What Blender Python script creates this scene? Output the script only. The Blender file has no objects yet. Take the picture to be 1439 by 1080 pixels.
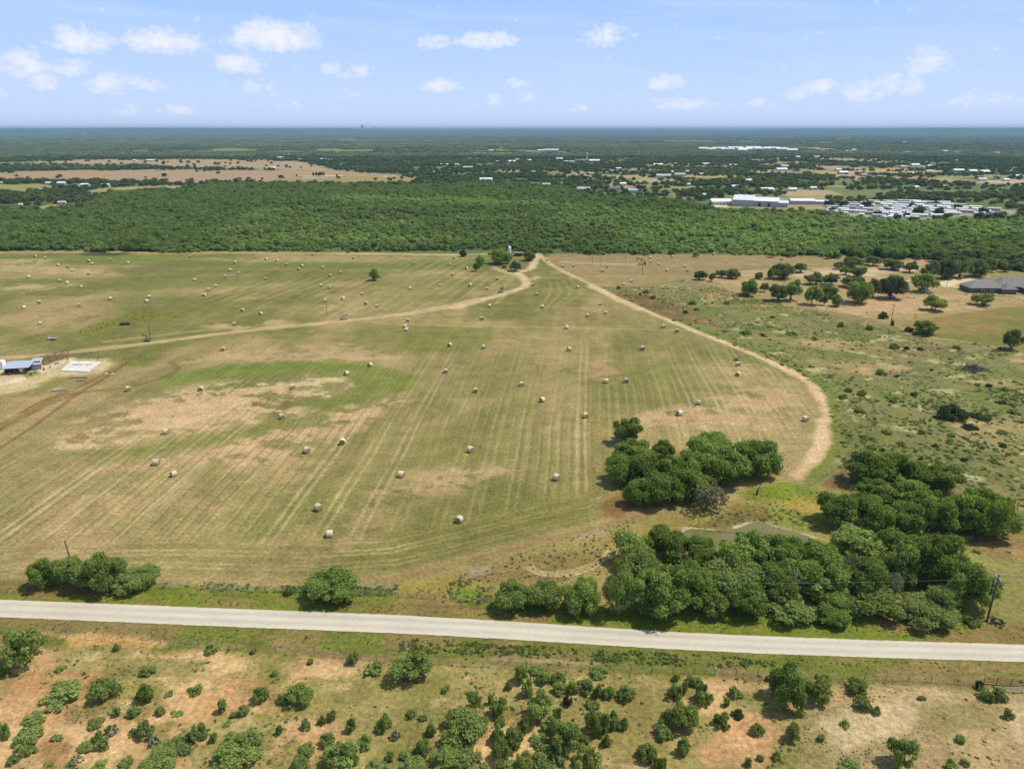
import bpy, bmesh, math, random
import numpy as np
from mathutils import Vector, Matrix
R = math.radians
S = bpy.context.scene
COL = S.collection

# ------------------------------------------------------------------ camera, sky, sun, exposure
H = 90.0                     # camera height above the ground (m)
F = 1000.0                   # focal length in photo pixels (photo 1439 x 1080)
PITCH = R(19.7)
cam_data = bpy.data.cameras.new('camera')
cam_data.sensor_width = 36.0
cam_data.lens = 36.0 * F / 1439.0
cam_data.clip_start = 1.0
cam_data.clip_end = 120000.0
cam = bpy.data.objects.new('camera', cam_data)
cam.location = (0, 0, H)
cam.rotation_euler = (R(90) - PITCH, 0, 0)
COL.objects.link(cam)
S.camera = cam
S.view_settings.view_transform = 'Standard'
S.view_settings.look = 'None'
S.view_settings.exposure = 0.07
S.view_settings.gamma = 1.0

SUN_EL, SUN_AZ = R(60), R(77)          # azimuth clockwise from +Y
sun_data = bpy.data.lights.new('sun', 'SUN')
sun_data.energy = 4.2
sun_data.angle = R(0.53)
sun_data.color = (1.0, 0.955, 0.88)
sun = bpy.data.objects.new('sun', sun_data)
sun_dir = Vector((math.cos(SUN_EL) * math.sin(SUN_AZ), math.cos(SUN_EL) * math.cos(SUN_AZ), math.sin(SUN_EL)))
sun.rotation_euler = sun_dir.to_track_quat('Z', 'Y').to_euler()
sun.location = (300, 300, 500)
COL.objects.link(sun)

FWD = Vector((0, math.cos(PITCH), -math.sin(PITCH)))
UPV = Vector((0, math.sin(PITCH), math.cos(PITCH)))


def ray(px, py):
    return Vector((1, 0, 0)) * ((px - 719.5) / F) + FWD + UPV * ((540 - py) / F)


def at(px, py, z=0.0):
    """the ground point (or the point at height z) that the photo shows at px, py"""
    d = ray(px, py)
    t = (z - H) / d.z
    return Vector((d.x * t, d.y * t, z))


def depth(py):
    p = at(719.5, py)
    return (p - Vector((0, 0, H))).dot(FWD)


def height_of(px, ybase, ytop):
    """height of an upright thing standing at px, ybase whose top shows at ytop"""
    b = at(px, ybase)
    d = ray(px, ytop)
    return max(0.3, H + d.z * (b.y / d.y))


SKY_GAIN = (2.1, 1.85, 1.5, 1)  # brightens the sky above the frame as added fill that lifts shadows


def world_setup():
    w = bpy.data.worlds.new('World')
    S.world = w
    w.use_nodes = True
    nt = w.node_tree
    N, L = nt.nodes, nt.links
    N.clear()
    out = N.new('ShaderNodeOutputWorld')
    bg = N.new('ShaderNodeBackground')
    bg.inputs['Strength'].default_value = 0.1
    L.new(bg.outputs[0], out.inputs[0])
    sky = N.new('ShaderNodeTexSky')
    sky.sky_type = 'NISHITA'
    sky.sun_disc = False
    sky.sun_elevation = SUN_EL
    sky.sun_rotation = SUN_AZ
    sky.altitude = 200
    sky.air_density = 1.0
    sky.dust_density = 0.6
    sky.ozone_density = 2.2
    tc = N.new('ShaderNodeTexCoord')
    sep = N.new('ShaderNodeSeparateXYZ')
    L.new(tc.outputs['Generated'], sep.inputs[0])

    def m(op, a, b=None, c=None, clamp=False):
        n = N.new('ShaderNodeMath')
        n.operation = op
        n.use_clamp = clamp
        for i, v in enumerate((a, b, c)):
            if v is None:
                continue
            if isinstance(v, (int, float)):
                n.inputs[i].default_value = v
            else:
                L.new(v, n.inputs[i])
        return n.outputs[0]
    az = m('ARCTAN2', sep.outputs['X'], sep.outputs['Y'])
    el = m('ARCSINE', sep.outputs['Z'])
    cmb = N.new('ShaderNodeCombineXYZ')
    L.new(az, cmb.inputs[0])
    L.new(m('MULTIPLY', el, 1.3), cmb.inputs[1])

    def noise(scale, detail, rough, vec=cmb.outputs[0]):
        n = N.new('ShaderNodeTexNoise')
        n.inputs['Scale'].default_value = scale
        n.inputs['Detail'].default_value = detail
        n.inputs['Roughness'].default_value = rough
        L.new(vec, n.inputs['Vector'])
        return n.outputs[0]
    n1 = noise(46, 7, 0.6)
    n2 = noise(120, 5, 0.62)
    # cumulus: direction (photo px), half width, half height, strength
    clouds = [(112, 60, 38, 18, 1.0), (230, 62, 52, 19, 1.05), (386, 56, 64, 24, 1.25), (334, 93, 34, 15, .95), (685, 59, 44, 13, 1.0), (612, 62, 24, 12, .6),
              (36, 94, 34, 19, .8), (60, 116, 22, 13, .7), (95, 97, 28, 11, .6), (158, 120, 34, 14, .75), (210, 123, 22, 9, .6), (466, 97, 18, 10, .7), (497, 103, 20, 12, .65),
              (362, 122, 22, 9, .6), (618, 123, 34, 11, .8), (695, 143, 16, 9, .5), (728, 118, 18, 8, .55), (845, 53, 34, 17, .75), (866, 44, 22, 11, .5),
              (937, 119, 26, 13, .75), (960, 146, 42, 10, .55), (1120, 132, 22, 10, .65), (1152, 123, 26, 11, .7), (1215, 130, 30, 16, .65), (1262, 122, 34, 15, .65),
              (1300, 88, 30, 18, .7), (738, 137, 14, 8, .5), (402, 150, 18, 7, .5), (247, 155, 24, 9, .5), (815, 154, 16, 6, .45), (1062, 144, 14, 7, .5), (350, 128, 16, 6, .4),
              (8, 130, 14, 9, .5), (485, 133, 20, 7, .4), (180, 158, 20, 6, .35), (1390, 140, 40, 10, .4), (1090, 150, 14, 6, .4), (-120, 70, 60, 22, 1), (1560, 90, 60, 22, 1), (-260, 110, 60, 16, .8), (1700, 120, 50, 16, .8)]
    best = None
    for (px, py, hw, hh, st) in clouds:
        d = ray(px, py).normalized()
        a0, e0 = math.atan2(d.x, d.y), math.asin(d.z)
        wa, we = hw / F * .98, hh / F * 1.05
        u = m('MULTIPLY', m('SUBTRACT', az, a0), 1 / wa)
        v = m('SUBTRACT', el, e0)
        # flatter underside: squash below the centre
        v = m('MULTIPLY', v, m('ADD', m('MULTIPLY', m('LESS_THAN', v, 0.0), 0.55 / we), 1 / we))
        q = m('SUBTRACT', 1.0, m('ADD', m('MULTIPLY', u, u), m('MULTIPLY', v, v)))
        q = m('MULTIPLY', m('MAXIMUM', q, -1.0), st)
        best = q if best is None else m('MAXIMUM', best, q)
    e = m('ADD', best, m('MULTIPLY', m('SUBTRACT', n1, 0.5), 2.7))
    e = m('ADD', e, m('MULTIPLY', m('SUBTRACT', n2, 0.5), 1.7))
    body = m('MULTIPLY', m('SUBTRACT', e, 0.05), 0.72, clamp=True)
    body = m('MULTIPLY', m('POWER', body, 0.8), m('GREATER_THAN', best, -0.98))
    body = m('MULTIPLY', body, 0.92)
    # thin high cirrus
    cv = N.new('ShaderNodeCombineXYZ')
    L.new(m('MULTIPLY', az, 2.2), cv.inputs[0])
    L.new(m('ADD', m('MULTIPLY', el, 24.0), m('MULTIPLY', az, 1.2)), cv.inputs[1])
    ci = noise(1.5, 6, 0.6, cv.outputs[0])
    hi = m('MULTIPLY', m('SUBTRACT', el, 0.035), 14.0, clamp=True)
    ci = m('MULTIPLY', m('MULTIPLY', m('SUBTRACT', ci, 0.47), 1.7, clamp=True), hi)
    # the pale summer air low in the sky, deeper blue upward
    ve = m('SUBTRACT', 1.0, m('MULTIPLY', m('SUBTRACT', el, 0.16), 3.2, clamp=True), clamp=True)
    up = m('MULTIPLY', m('MAXIMUM', el, 0.0), 6.0, clamp=True)
    air = N.new('ShaderNodeMix')
    air.data_type = 'RGBA'
    L.new(up, air.inputs['Factor'])
    air.inputs['A'].default_value = (6.0, 7.4, 10.3, 1)
    air.inputs['B'].default_value = (3.35, 5.5, 9.7, 1)
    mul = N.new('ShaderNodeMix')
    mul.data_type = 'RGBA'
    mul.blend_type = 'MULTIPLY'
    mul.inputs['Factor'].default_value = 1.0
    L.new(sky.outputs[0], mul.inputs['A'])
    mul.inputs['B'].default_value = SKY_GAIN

    def mix(fac, a, col):
        n = N.new('ShaderNodeMix')
        n.data_type = 'RGBA'
        L.new(fac, n.inputs['Factor'])
        L.new(a, n.inputs['A'])
        n.inputs['B'].default_value = col
        return n.outputs['Result']
    am = N.new('ShaderNodeMix')
    am.data_type = 'RGBA'
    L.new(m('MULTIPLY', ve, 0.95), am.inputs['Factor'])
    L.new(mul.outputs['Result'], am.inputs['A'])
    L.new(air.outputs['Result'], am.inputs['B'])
    c = am.outputs['Result']
    c = mix(m('MULTIPLY', ci, 0.5), c, (8.6, 8.9, 9.8, 1))
    c = mix(body, c, (9.1, 9.1, 9.7, 1))
    L.new(c, bg.inputs['Color'])


world_setup()

# ------------------------------------------------------------------ helpers: colour, materials, meshes, things
KL = np.array([1.36, 1.43, 1.60])            # sunlit ground radiance / albedo


def lin(c):
    c = np.asarray(c, float) / 255.0
    return np.where(c <= .04045, c / 12.92, ((c + .055) / 1.055) ** 2.4)


def alb(r, g, b):
    """albedo of a sunlit level surface that the photo shows as this sRGB"""
    return lin((r, g, b)) / KL


def material(name, col, rough=0.9, var=0.25, scale=2.0, metal=0.0, bump=0.0, spec=0.2, coords='Object', second=None, objrand=0.0, trans=0.0, attr=None):
    mt = bpy.data.materials.new(name)
    mt.use_nodes = True
    nt = mt.node_tree
    N, L = nt.nodes, nt.links
    b = N['Principled BSDF']
    b.inputs['Roughness'].default_value = rough
    b.inputs['Metallic'].default_value = metal
    b.inputs['Specular IOR Level'].default_value = spec
    tc = N.new('ShaderNodeTexCoord')
    n = N.new('ShaderNodeTexNoise')
    n.inputs['Scale'].default_value = scale
    n.inputs['Detail'].default_value = 6
    n.inputs['Roughness'].default_value = 0.65
    L.new(tc.outputs[coords], n.inputs['Vector'])
    ramp = N.new('ShaderNodeMapRange')
    ramp.inputs['From Min'].default_value = 0.3
    ramp.inputs['From Max'].default_value = 0.7
    ramp.inputs['To Min'].default_value = 1 - var
    ramp.inputs['To Max'].default_value = 1 + var
    L.new(n.outputs[0], ramp.inputs[0])
    val = ramp.outputs[0]
    if objrand:
        oi = N.new('ShaderNodeObjectInfo')
        r2 = N.new('ShaderNodeMapRange')
        r2.inputs['To Min'].default_value = 1 - objrand
        r2.inputs['To Max'].default_value = 1 + objrand
        L.new(oi.outputs['Random'], r2.inputs[0])
        mm = N.new('ShaderNodeMath')
        mm.operation = 'MULTIPLY'
        L.new(val, mm.inputs[0])
        L.new(r2.outputs[0], mm.inputs[1])
        val = mm.outputs[0]
    base = N.new('ShaderNodeMix')
    base.data_type = 'RGBA'
    base.inputs['A'].default_value = (*col, 1)
    base.inputs['B'].default_value = (*(second if second is not None else col), 1)
    if second is not None:
        n3 = N.new('ShaderNodeTexNoise')
        n3.inputs['Scale'].default_value = scale * 0.37
        n3.inputs['Detail'].default_value = 4
        L.new(tc.outputs[coords], n3.inputs['Vector'])
        r3 = N.new('ShaderNodeMapRange')
        r3.inputs['From Min'].default_value = .42
        r3.inputs['From Max'].default_value = .62
        L.new(n3.outputs[0], r3.inputs[0])
        L.new(r3.outputs[0], base.inputs['Factor'])
    mul = N.new('ShaderNodeMix')
    mul.data_type = 'RGBA'
    mul.blend_type = 'MULTIPLY'
    mul.inputs['Factor'].default_value = 1
    L.new(base.outputs['Result'], mul.inputs['A'])
    L.new(val, mul.inputs['B'])
    L.new(mul.outputs['Result'], b.inputs['Base Color'])
    if bump:
        bp = N.new('ShaderNodeBump')
        bp.inputs['Strength'].default_value = bump
        bp.inputs['Distance'].default_value = 0.3
        L.new(n.outputs[0], bp.inputs['Height'])
        L.new(bp.outputs[0], b.inputs['Normal'])
    return mt


def leaf_material(name, col, second, var=0.3, instanced=False, objrand=0.18, warm=(0.16, 0.15, 0.045)):
    """foliage: two greens by clump, light and dark leaves by a per-leaf value, a little light through the leaf"""
    mt = bpy.data.materials.new(name)
    mt.use_nodes = True
    nt = mt.node_tree
    N, L = nt.nodes, nt.links
    N.clear()
    out = N.new('ShaderNodeOutputMaterial')
    at_ = N.new('ShaderNodeAttribute')
    at_.attribute_name = 'leaf'
    tc = N.new('ShaderNodeTexCoord')
    n = N.new('ShaderNodeTexNoise')
    n.inputs['Scale'].default_value = 3.0
    n.inputs['Detail'].default_value = 3
    L.new(tc.outputs['Object'], n.inputs['Vector'])
    oi = N.new('ShaderNodeObjectInfo')

    def m(op, a, b=None):
        k = N.new('ShaderNodeMath')
        k.operation = op
        for i, v in enumerate((a, b)):
            if v is None:
                continue
            if isinstance(v, (int, float)):
                k.inputs[i].default_value = v
            else:
                L.new(v, k.inputs[i])
        return k.outputs[0]

    def mixc(fac, a, b, blend='MIX'):
        k = N.new('ShaderNodeMix')
        k.data_type = 'RGBA'
        k.blend_type = blend
        for nm, v in (('Factor', fac), ('A', a), ('B', b)):
            s = k.inputs[nm]
            if isinstance(v, (int, float)):
                s.default_value = v
            elif isinstance(v, tuple):
                s.default_value = (*v, 1)
            else:
                L.new(v, s)
        return k.outputs['Result']
    f = m('MULTIPLY', m('SUBTRACT', n.outputs[0], 0.35), 3.0)
    k = N.new('ShaderNodeClamp')
    L.new(f, k.inputs[0])
    c = mixc(k.outputs[0], tuple(col), tuple(second))
    if instanced:
        t = N.new('ShaderNodeAttribute')
        t.attribute_type = 'INSTANCER'
        t.attribute_name = 'tint'
        c = mixc(t.outputs['Fac'], c, warm)
    else:
        c = mixc(m('MULTIPLY', m('POWER', oi.outputs['Random'], 3.0), 0.35), c, warm)
    v = m('ADD', 1 - var, m('MULTIPLY', at_.outputs['Fac'], 2 * var))
    r2 = m('FRACT', m('MULTIPLY', oi.outputs['Random'], 17.3))
    v = m('MULTIPLY', v, m('ADD', 1 - objrand, m('MULTIPLY', r2, 2 * objrand)))
    c = mixc(1.0, c, v, 'MULTIPLY')
    d = N.new('ShaderNodeBsdfDiffuse')
    tr = N.new('ShaderNodeBsdfTranslucent')
    L.new(c, d.inputs['Color'])
    L.new(mixc(1.0, c, (1.25, 1.35, 0.6), 'MULTIPLY'), tr.inputs['Color'])
    mx = N.new('ShaderNodeMixShader')
    mx.inputs[0].default_value = 0.42
    L.new(d.outputs[0], mx.inputs[1])
    L.new(tr.outputs[0], mx.inputs[2])
    L.new(mx.outputs[0], out.inputs[0])
    return mt


def np_mesh(name, V, faces, smooth=False, fattr=None):
    """V (n,3); faces: list of (k,m) int arrays of equal-sided polygons"""
    me = bpy.data.meshes.new(name)
    V = np.asarray(V, np.float32)
    me.vertices.add(len(V))
    me.vertices.foreach_set('co', V.ravel())
    tot = sum(f.size for f in faces)
    me.loops.add(tot)
    me.loops.foreach_set('vertex_index', np.concatenate([f.ravel() for f in faces]).astype(np.int32))
    sizes = np.concatenate([np.full(len(f), f.shape[1], np.int32) for f in faces])
    starts = np.concatenate([[0], np.cumsum(sizes)[:-1]]).astype(np.int32)
    me.polygons.add(len(sizes))
    me.polygons.foreach_set('loop_start', starts)
    me.polygons.foreach_set('use_smooth', np.full(len(sizes), smooth, bool))
    if fattr is not None:
        a = me.attributes.new('leaf', 'FLOAT', 'FACE')
        a.data.foreach_set('value', np.asarray(fattr, np.float32))
    me.update(calc_edges=True)
    return me


def link(name, me, mat=None, parent=None, loc=None):
    o = bpy.data.objects.new(name, me)
    if mat is not None:
        for m_ in (mat if isinstance(mat, (list, tuple)) else [mat]):
            me.materials.append(m_)
    COL.objects.link(o)
    if parent is not None:
        o.parent = parent
    if loc is not None:
        o.location = loc
    return o


def tag(o, label=None, cat=None, group=None, kind=None):
    if label:
        o['label'] = label
    if cat:
        o['category'] = cat
    if group:
        o['group'] = group
    if kind:
        o['kind'] = kind
    return o


def empty(name, loc, rz=0.0, label=None, cat=None, group=None):
    o = bpy.data.objects.new(name, None)
    o.location = loc
    o.rotation_euler = (0, 0, rz)
    o.empty_display_size = 0.5
    COL.objects.link(o)
    return tag(o, label, cat, group)


class MB:
    """collects boxes, tubes and polygons, then links them as one mesh"""

    def __init__(s):
        s.v, s.f, s.mi, s.cur = [], [], [], 0

    def add(s, vs, fs):
        o = len(s.v)
        s.v += [tuple(p) for p in vs]
        for f in fs:
            s.f.append([i + o for i in f])
            s.mi.append(s.cur)
        return s

    def box(s, x0, x1, y0, y1, z0, z1, rz=0.0, c=(0, 0, 0)):
        ca, sa = math.cos(rz), math.sin(rz)
        vs = [(x, y, z) for z in (z0, z1) for x, y in ((x0, y0), (x1, y0), (x1, y1), (x0, y1))]
        vs = [(c[0] + x * ca - y * sa, c[1] + x * sa + y * ca, c[2] + z) for x, y, z in vs]
        return s.add(vs, [(3, 2, 1, 0), (4, 5, 6, 7), (0, 1, 5, 4), (1, 2, 6, 5), (2, 3, 7, 6), (3, 0, 4, 7)])

    def tube(s, pts, rad, n=6, cap=True):
        pts = [Vector(p) for p in pts]
        rad = rad if isinstance(rad, (list, tuple)) else [rad] * len(pts)
        vs, fs = [], []
        for i, p in enumerate(pts):
            d = (pts[min(i + 1, len(pts) - 1)] - pts[max(i - 1, 0)]).normalized()
            a = d.orthogonal().normalized() if abs(d.z) > .9 else d.cross(Vector((0, 0, 1))).normalized()
            b = d.cross(a)
            for k in range(n):
                t = 2 * math.pi * k / n
                vs.append(p + (a * math.cos(t) + b * math.sin(t)) * rad[i])
        for i in range(len(pts) - 1):
            for k in range(n):
                fs.append((i * n + k, i * n + (k + 1) % n, (i + 1) * n + (k + 1) % n, (i + 1) * n + k))
        if cap:
            fs.append(tuple(range(n - 1, -1, -1)))
            fs.append(tuple((len(pts) - 1) * n + k for k in range(n)))
        return s.add(vs, fs)

    def gable(s, x0, x1, y0, y1, z0, z1, over=0.4, th=0.15):
        """gable roof, ridge along x"""
        ym = (y0 + y1) / 2
        a, b = x0 - over, x1 + over
        k = (z1 - z0) / (ym - y0)
        vs = []
        for x in (a, b):
            vs += [(x, y0 - over, z0 - over * k), (x, ym, z1), (x, y1 + over, z0 - over * k),
                   (x, y0 - over, z0 - over * k - th), (x, ym, z1 - th), (x, y1 + over, z0 - over * k - th)]
        return s.add(vs, [(0, 1, 7, 6), (1, 2, 8, 7), (3, 9, 10, 4), (4, 10, 11, 5), (0, 3, 4, 1), (1, 4, 5, 2), (6, 7, 10, 9), (7, 8, 11, 10), (0, 6, 9, 3), (2, 5, 11, 8)])

    def gable_walls(s, x0, x1, y0, y1, z0, z1):
        ym = (y0 + y1) / 2
        vs = [(x0, y0, 0), (x1, y0, 0), (x1, y1, 0), (x0, y1, 0), (x0, y0, z0), (x1, y0, z0), (x1, y1, z0), (x0, y1, z0), (x0, ym, z1), (x1, ym, z1)]
        return s.add(vs, [(0, 1, 5, 4), (2, 3, 7, 6), (1, 2, 6, 9, 5), (3, 0, 4, 8, 7)])

    def hip(s, x0, x1, y0, y1, z0, z1, over=0.5):
        x0, x1, y0, y1 = x0 - over, x1 + over, y0 - over, y1 + over
        w, l = y1 - y0, x1 - x0
        if l >= w:
            a, b = (x0 + w / 2, (y0 + y1) / 2, z1), (x1 - w / 2, (y0 + y1) / 2, z1)
            fs = [(0, 1, 5, 4), (1, 2, 5), (2, 3, 4, 5), (3, 0, 4), (3, 2, 1, 0)]
        else:
            a, b = ((x0 + x1) / 2, y0 + l / 2, z1), ((x0 + x1) / 2, y1 - l / 2, z1)
            fs = [(0, 1, 4), (1, 2, 5, 4), (2, 3, 5), (3, 0, 4, 5), (3, 2, 1, 0)]
        return s.add([(x0, y0, z0), (x1, y0, z0), (x1, y1, z0), (x0, y1, z0), a, b], fs)

    def mesh(s, name, smooth=False):
        me = bpy.data.meshes.new(name)
        me.from_pydata(s.v, [], s.f)
        me.polygons.foreach_set('material_index', s.mi)
        if smooth:
            me.polygons.foreach_set('use_smooth', [True] * len(s.f))
        me.update()
        return me

    def build(s, name, mat, parent=None, loc=None, smooth=False):
        return link(name, s.mesh(name, smooth), mat, parent, loc)


# ------------------------------------------------------------------ noise and masks over world x, y (numpy)
def _hash(ix, iy, seed):
    h = (ix.astype(np.int64) * 374761393 + iy.astype(np.int64) * 668265263 + seed * 1442695041) & 0xFFFFFFFF
    h = ((h ^ (h >> 13)) * 1274126177) & 0xFFFFFFFF
    return ((h ^ (h >> 16)) & 0xFFFF) / 65535.0


def vnoise(x, y, seed):
    ix, iy = np.floor(x), np.floor(y)
    fx, fy = x - ix, y - iy
    fx, fy = fx * fx * (3 - 2 * fx), fy * fy * (3 - 2 * fy)
    a, b = _hash(ix, iy, seed), _hash(ix + 1, iy, seed)
    c, d = _hash(ix, iy + 1, seed), _hash(ix + 1, iy + 1, seed)
    return (a * (1 - fx) + b * fx) * (1 - fy) + (c * (1 - fx) + d * fx) * fy


def fbm(x, y, size, seed, octs=4, gain=0.55):
    s, t, w = 0, 0, 1.0
    for i in range(octs):
        k = 2.0 ** i / size
        s = s + w * vnoise(x * k + 17.3 * i, y * k - 9.1 * i, seed + i)
        t += w
        w *= gain
    return s / t


def smooth(a, b, x):
    t = np.clip((x - a) / (b - a), 0, 1)
    return t * t * (3 - 2 * t)


def W(pts):
    return np.array([at(*p)[:2] for p in pts])


def seg_dist(x, y, P):
    d = np.full(x.shape, 1e18)
    for i in range(len(P) - 1):
        ax, ay = P[i]
        bx, by = P[i + 1] - P[i]
        t = np.clip(((x - ax) * bx + (y - ay) * by) / (bx * bx + by * by + 1e-9), 0, 1)
        d = np.minimum(d, (x - ax - t * bx) ** 2 + (y - ay - t * by) ** 2)
    return np.sqrt(d)


def inside(x, y, P):
    r = np.zeros(x.shape, bool)
    n = len(P)
    for i in range(n):
        (x1, y1), (x2, y2) = P[i], P[(i + 1) % n]
        if y1 == y2:
            continue
        c = ((y1 > y) != (y2 > y)) & (x < (x2 - x1) * (y - y1) / (y2 - y1) + x1)
        r ^= c
    return r


def catmull(pts, n=6):
    P = [np.array(p, float) for p in pts]
    P = [2 * P[0] - P[1]] + P + [2 * P[-1] - P[-2]]
    out = []
    for i in range(1, len(P) - 2):
        for k in range(n):
            t = k / n
            out.append(0.5 * (2 * P[i] + (P[i + 1] - P[i - 1]) * t + (2 * P[i - 1] - 5 * P[i] + 4 * P[i + 1] - P[i + 2]) * t * t + (3 * P[i] - P[i - 1] - 3 * P[i + 1] + P[i + 2]) * t ** 3))
    out.append(P[-2])
    return np.array(out)


# region outlines, written in photo pixels and laid on the ground
FIELD_EDGE = [(0, 822), (230, 822), (420, 826), (560, 817), (640, 797), (760, 765), (860, 740), (905, 722), (960, 728), (1010, 712), (1060, 692), (1110, 676), (1145, 652), (1168, 622),
              (1170, 585), (1155, 552), (1110, 522), (1040, 492), (960, 460), (880, 424), (800, 385), (760, 366)]
FIELD = [(-900, 822)] + FIELD_EDGE + [(752, 357), (400, 354), (-600, 352)]
EASTFIELD = [(762, 366), (772, 357), (960, 357), (1210, 360), (1195, 374), (1060, 376), (970, 392), (900, 402), (838, 405), (800, 385)]
PASTURE = [(838, 404), (900, 402), (975, 393), (1040, 412), (1110, 430), (1200, 448), (1285, 468), (1439, 494), (1900, 560), (1900, 800), (1439, 800), (1420, 780), (1330, 770), (1190, 700), (1175, 660), (1172, 610), (1158, 555), (1110, 522), (960, 458), (880, 420)]
ORCHARD = [(965, 393), (1010, 383), (1080, 377), (1190, 374), (1300, 364), (1345, 372), (1355, 398), (1439, 408), (1500, 420), (1380, 436), (1270, 452), (1230, 447), (1110, 428), (1040, 412)]
LAWN = [(1260, 462), (1285, 440), (1360, 434), (1439, 425), (1800, 430), (1800, 545), (1439, 496), (1290, 470)]
WOOD = [(-700, 351), (0, 352), (200, 354), (420, 354), (690, 352), (770, 356), (980, 358), (1210, 361), (1290, 364), (1360, 372), (1439, 384), (1900, 420), (1900, 300), (1439, 306), (1425, 309), (1290, 313), (1190, 305),
        (1140, 300), (1085, 300), (1020, 299), (940, 283), (830, 278), (790, 262), (690, 258), (640, 262), (560, 264), (470, 262), (395, 261), (300, 261), (250, 270), (160, 272), (130, 291), (40, 300), (0, 300), (-700, 310)]
ROAD_N = [(-500, 824), (0, 842), (280, 853), (600, 866), (960, 888), (1200, 898), (1439, 905.5), (1900, 921)]
ROAD_S = [(-500, 847), (0, 867), (280, 879), (600, 892), (960, 913), (1200, 923), (1439, 930), (1900, 946)]
POND = [(955, 752), (968, 742), (1000, 745), (1035, 741), (1058, 733), (1072, 732), (1090, 739), (1120, 747), (1142, 755), (1150, 762), (1120, 768), (1040, 770), (985, 763)]


GRID = None


def paint():
    """the ground sheet: a fan of rings about the camera's foot point out to 60 km, with its soil and grass colours as a vertex attribute"""
    vs = np.arange(1150, 190, -1.4)
    vs = np.concatenate([vs, np.arange(190, 183.6, -0.5)])
    rr = np.array([at(719.5, v).y for v in vs])
    rr = np.concatenate([[3, 20, 40, 55], rr[rr > 58], [60000, 110000]])
    th = np.concatenate([np.arange(-180, -50, 4.0), np.arange(-50, 50, 0.085), np.arange(50, 180, 4.0)])
    th = np.radians(th)
    nr, nt_ = len(rr), len(th)
    X = (rr[:, None] * np.sin(th)[None]).ravel()
    Y = (rr[:, None] * np.cos(th)[None]).ravel()
    rad = np.hypot(X, Y)
    n = len(X)
    C = np.zeros((n, 3))
    C[:] = alb(100, 120, 70)
    gx, gy = X, Y

    def blend(mask, col, idx=None):
        col = np.asarray(col)
        if idx is None:
            C[:] = C * (1 - mask[:, None]) + col * mask[:, None]
        else:
            C[idx] = C[idx] * (1 - mask[:, None]) + (col if col.ndim == 1 else col) * mask[:, None]

    def near(P, pad):
        return np.nonzero((X > P[:, 0].min() - pad) & (X < P[:, 0].max() + pad) & (Y > P[:, 1].min() - pad) & (Y < P[:, 1].max() + pad))[0]

    def poly(px, soft=2.0, warp=0.0, ws=12.0, seed=1):
        P = W(px)
        idx = near(P, soft * 2 + warp)
        x, y = X[idx], Y[idx]
        d = seg_dist(x, y, np.vstack([P, P[:1]]))
        d = np.where(inside(x, y, P), d, -d)
        if warp:
            d = d + (fbm(x, y, ws, seed) - 0.5) * 2 * warp
        return smooth(-soft, soft, d), idx

    def stroke(px, width, soft=0.6, warp=0.0, ws=6.0, seed=5, sm=True):
        P = W(catmull(px) if sm and len(px) > 2 else px)
        idx = near(P, width + soft + warp + 1)
        x, y = X[idx], Y[idx]
        d = seg_dist(x, y, P)
        if warp:
            d = d + (fbm(x, y, ws, seed) - 0.5) * 2 * warp
        return 1 - smooth(width / 2 - soft, width / 2 + soft, d), idx

    def fill(px, col, k=1.0, **kw):
        m_, i_ = poly(px, **kw)
        blend(m_ * k, alb(*col), i_)
        return m_, i_

    def draw(px, width, col, k=1.0, brk=0.0, **kw):
        m_, i_ = stroke(px, width, **kw)
        if brk:
            m_ = m_ * (1 - brk * smooth(.42, .62, fbm(X[i_], Y[i_], 9, 77)))
        blend(m_ * k, alb(*col), i_)

    # ---- far country: woodland green with paler openings
    f1 = fbm(X, Y, 900, 11, 5)
    f2 = fbm(X * 0.35, Y, 260, 12, 5)
    blend(smooth(.5, .7, f1) * .6, alb(72, 92, 55))
    blend(smooth(.55, .66, f2) * .5 * (rad > 1500), alb(118, 122, 84))
    blend(smooth(.62, .70, fbm(X * .22, Y, 420, 13, 4)) * .55 * (rad > 2500), alb(150, 140, 105))
    # tan fields far left
    fill([(-400, 246), (0, 243), (60, 239), (200, 238.5), (480, 239.5), (560, 246), (610, 254), (520, 257), (470, 251), (330, 255), (280, 257), (160, 254), (0, 252.5), (-400, 256)], (172, 148, 116), soft=8, warp=10, ws=60)
    fill([(400, 250), (470, 248), (560, 248), (612, 254), (540, 258), (430, 258), (360, 257)], (158, 145, 88), k=.9, soft=6, warp=8, ws=50)
    fill([(36, 227), (130, 224), (300, 223.5), (420, 226), (480, 240), (330, 239), (200, 232), (60, 230)], (174, 154, 122), soft=10, warp=25, ws=70)
    fill([(0, 240), (60, 232), (200, 232), (330, 237), (480, 240), (300, 238), (60, 238)], (95, 108, 68), soft=10, warp=30, ws=60)
    fill([(413, 248.6), (440, 246.5), (480, 247), (486, 249.5), (440, 250.5)], (222, 208, 175), soft=3)
    fill([(120, 268), (150, 264), (290, 258), (240, 266), (190, 271), (130, 274)], (165, 152, 100), soft=5, warp=6, ws=30)
    fill([(-200, 262), (60, 258), (80, 262), (40, 270), (-200, 272)], (150, 150, 90), soft=5, warp=6, ws=30)
    fill([(40, 292), (70, 288), (140, 284), (130, 290), (70, 297)], (178, 158, 112), soft=4, warp=4, ws=20)
    # the settlement right of centre: tan lots and lanes between the trees
    tm, ti = poly([(600, 234), (700, 229), (900, 226), (1000, 224), (1200, 221), (1439, 236), (1700, 240), (1700, 268), (1439, 268), (1300, 275), (1150, 282), (1000, 280), (900, 273), (860, 262), (760, 247), (660, 240), (600, 240)], soft=20, warp=60, ws=150)
    lots = smooth(.47, .62, fbm(X[ti] * .6, Y[ti], 80, 31, 4))
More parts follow.
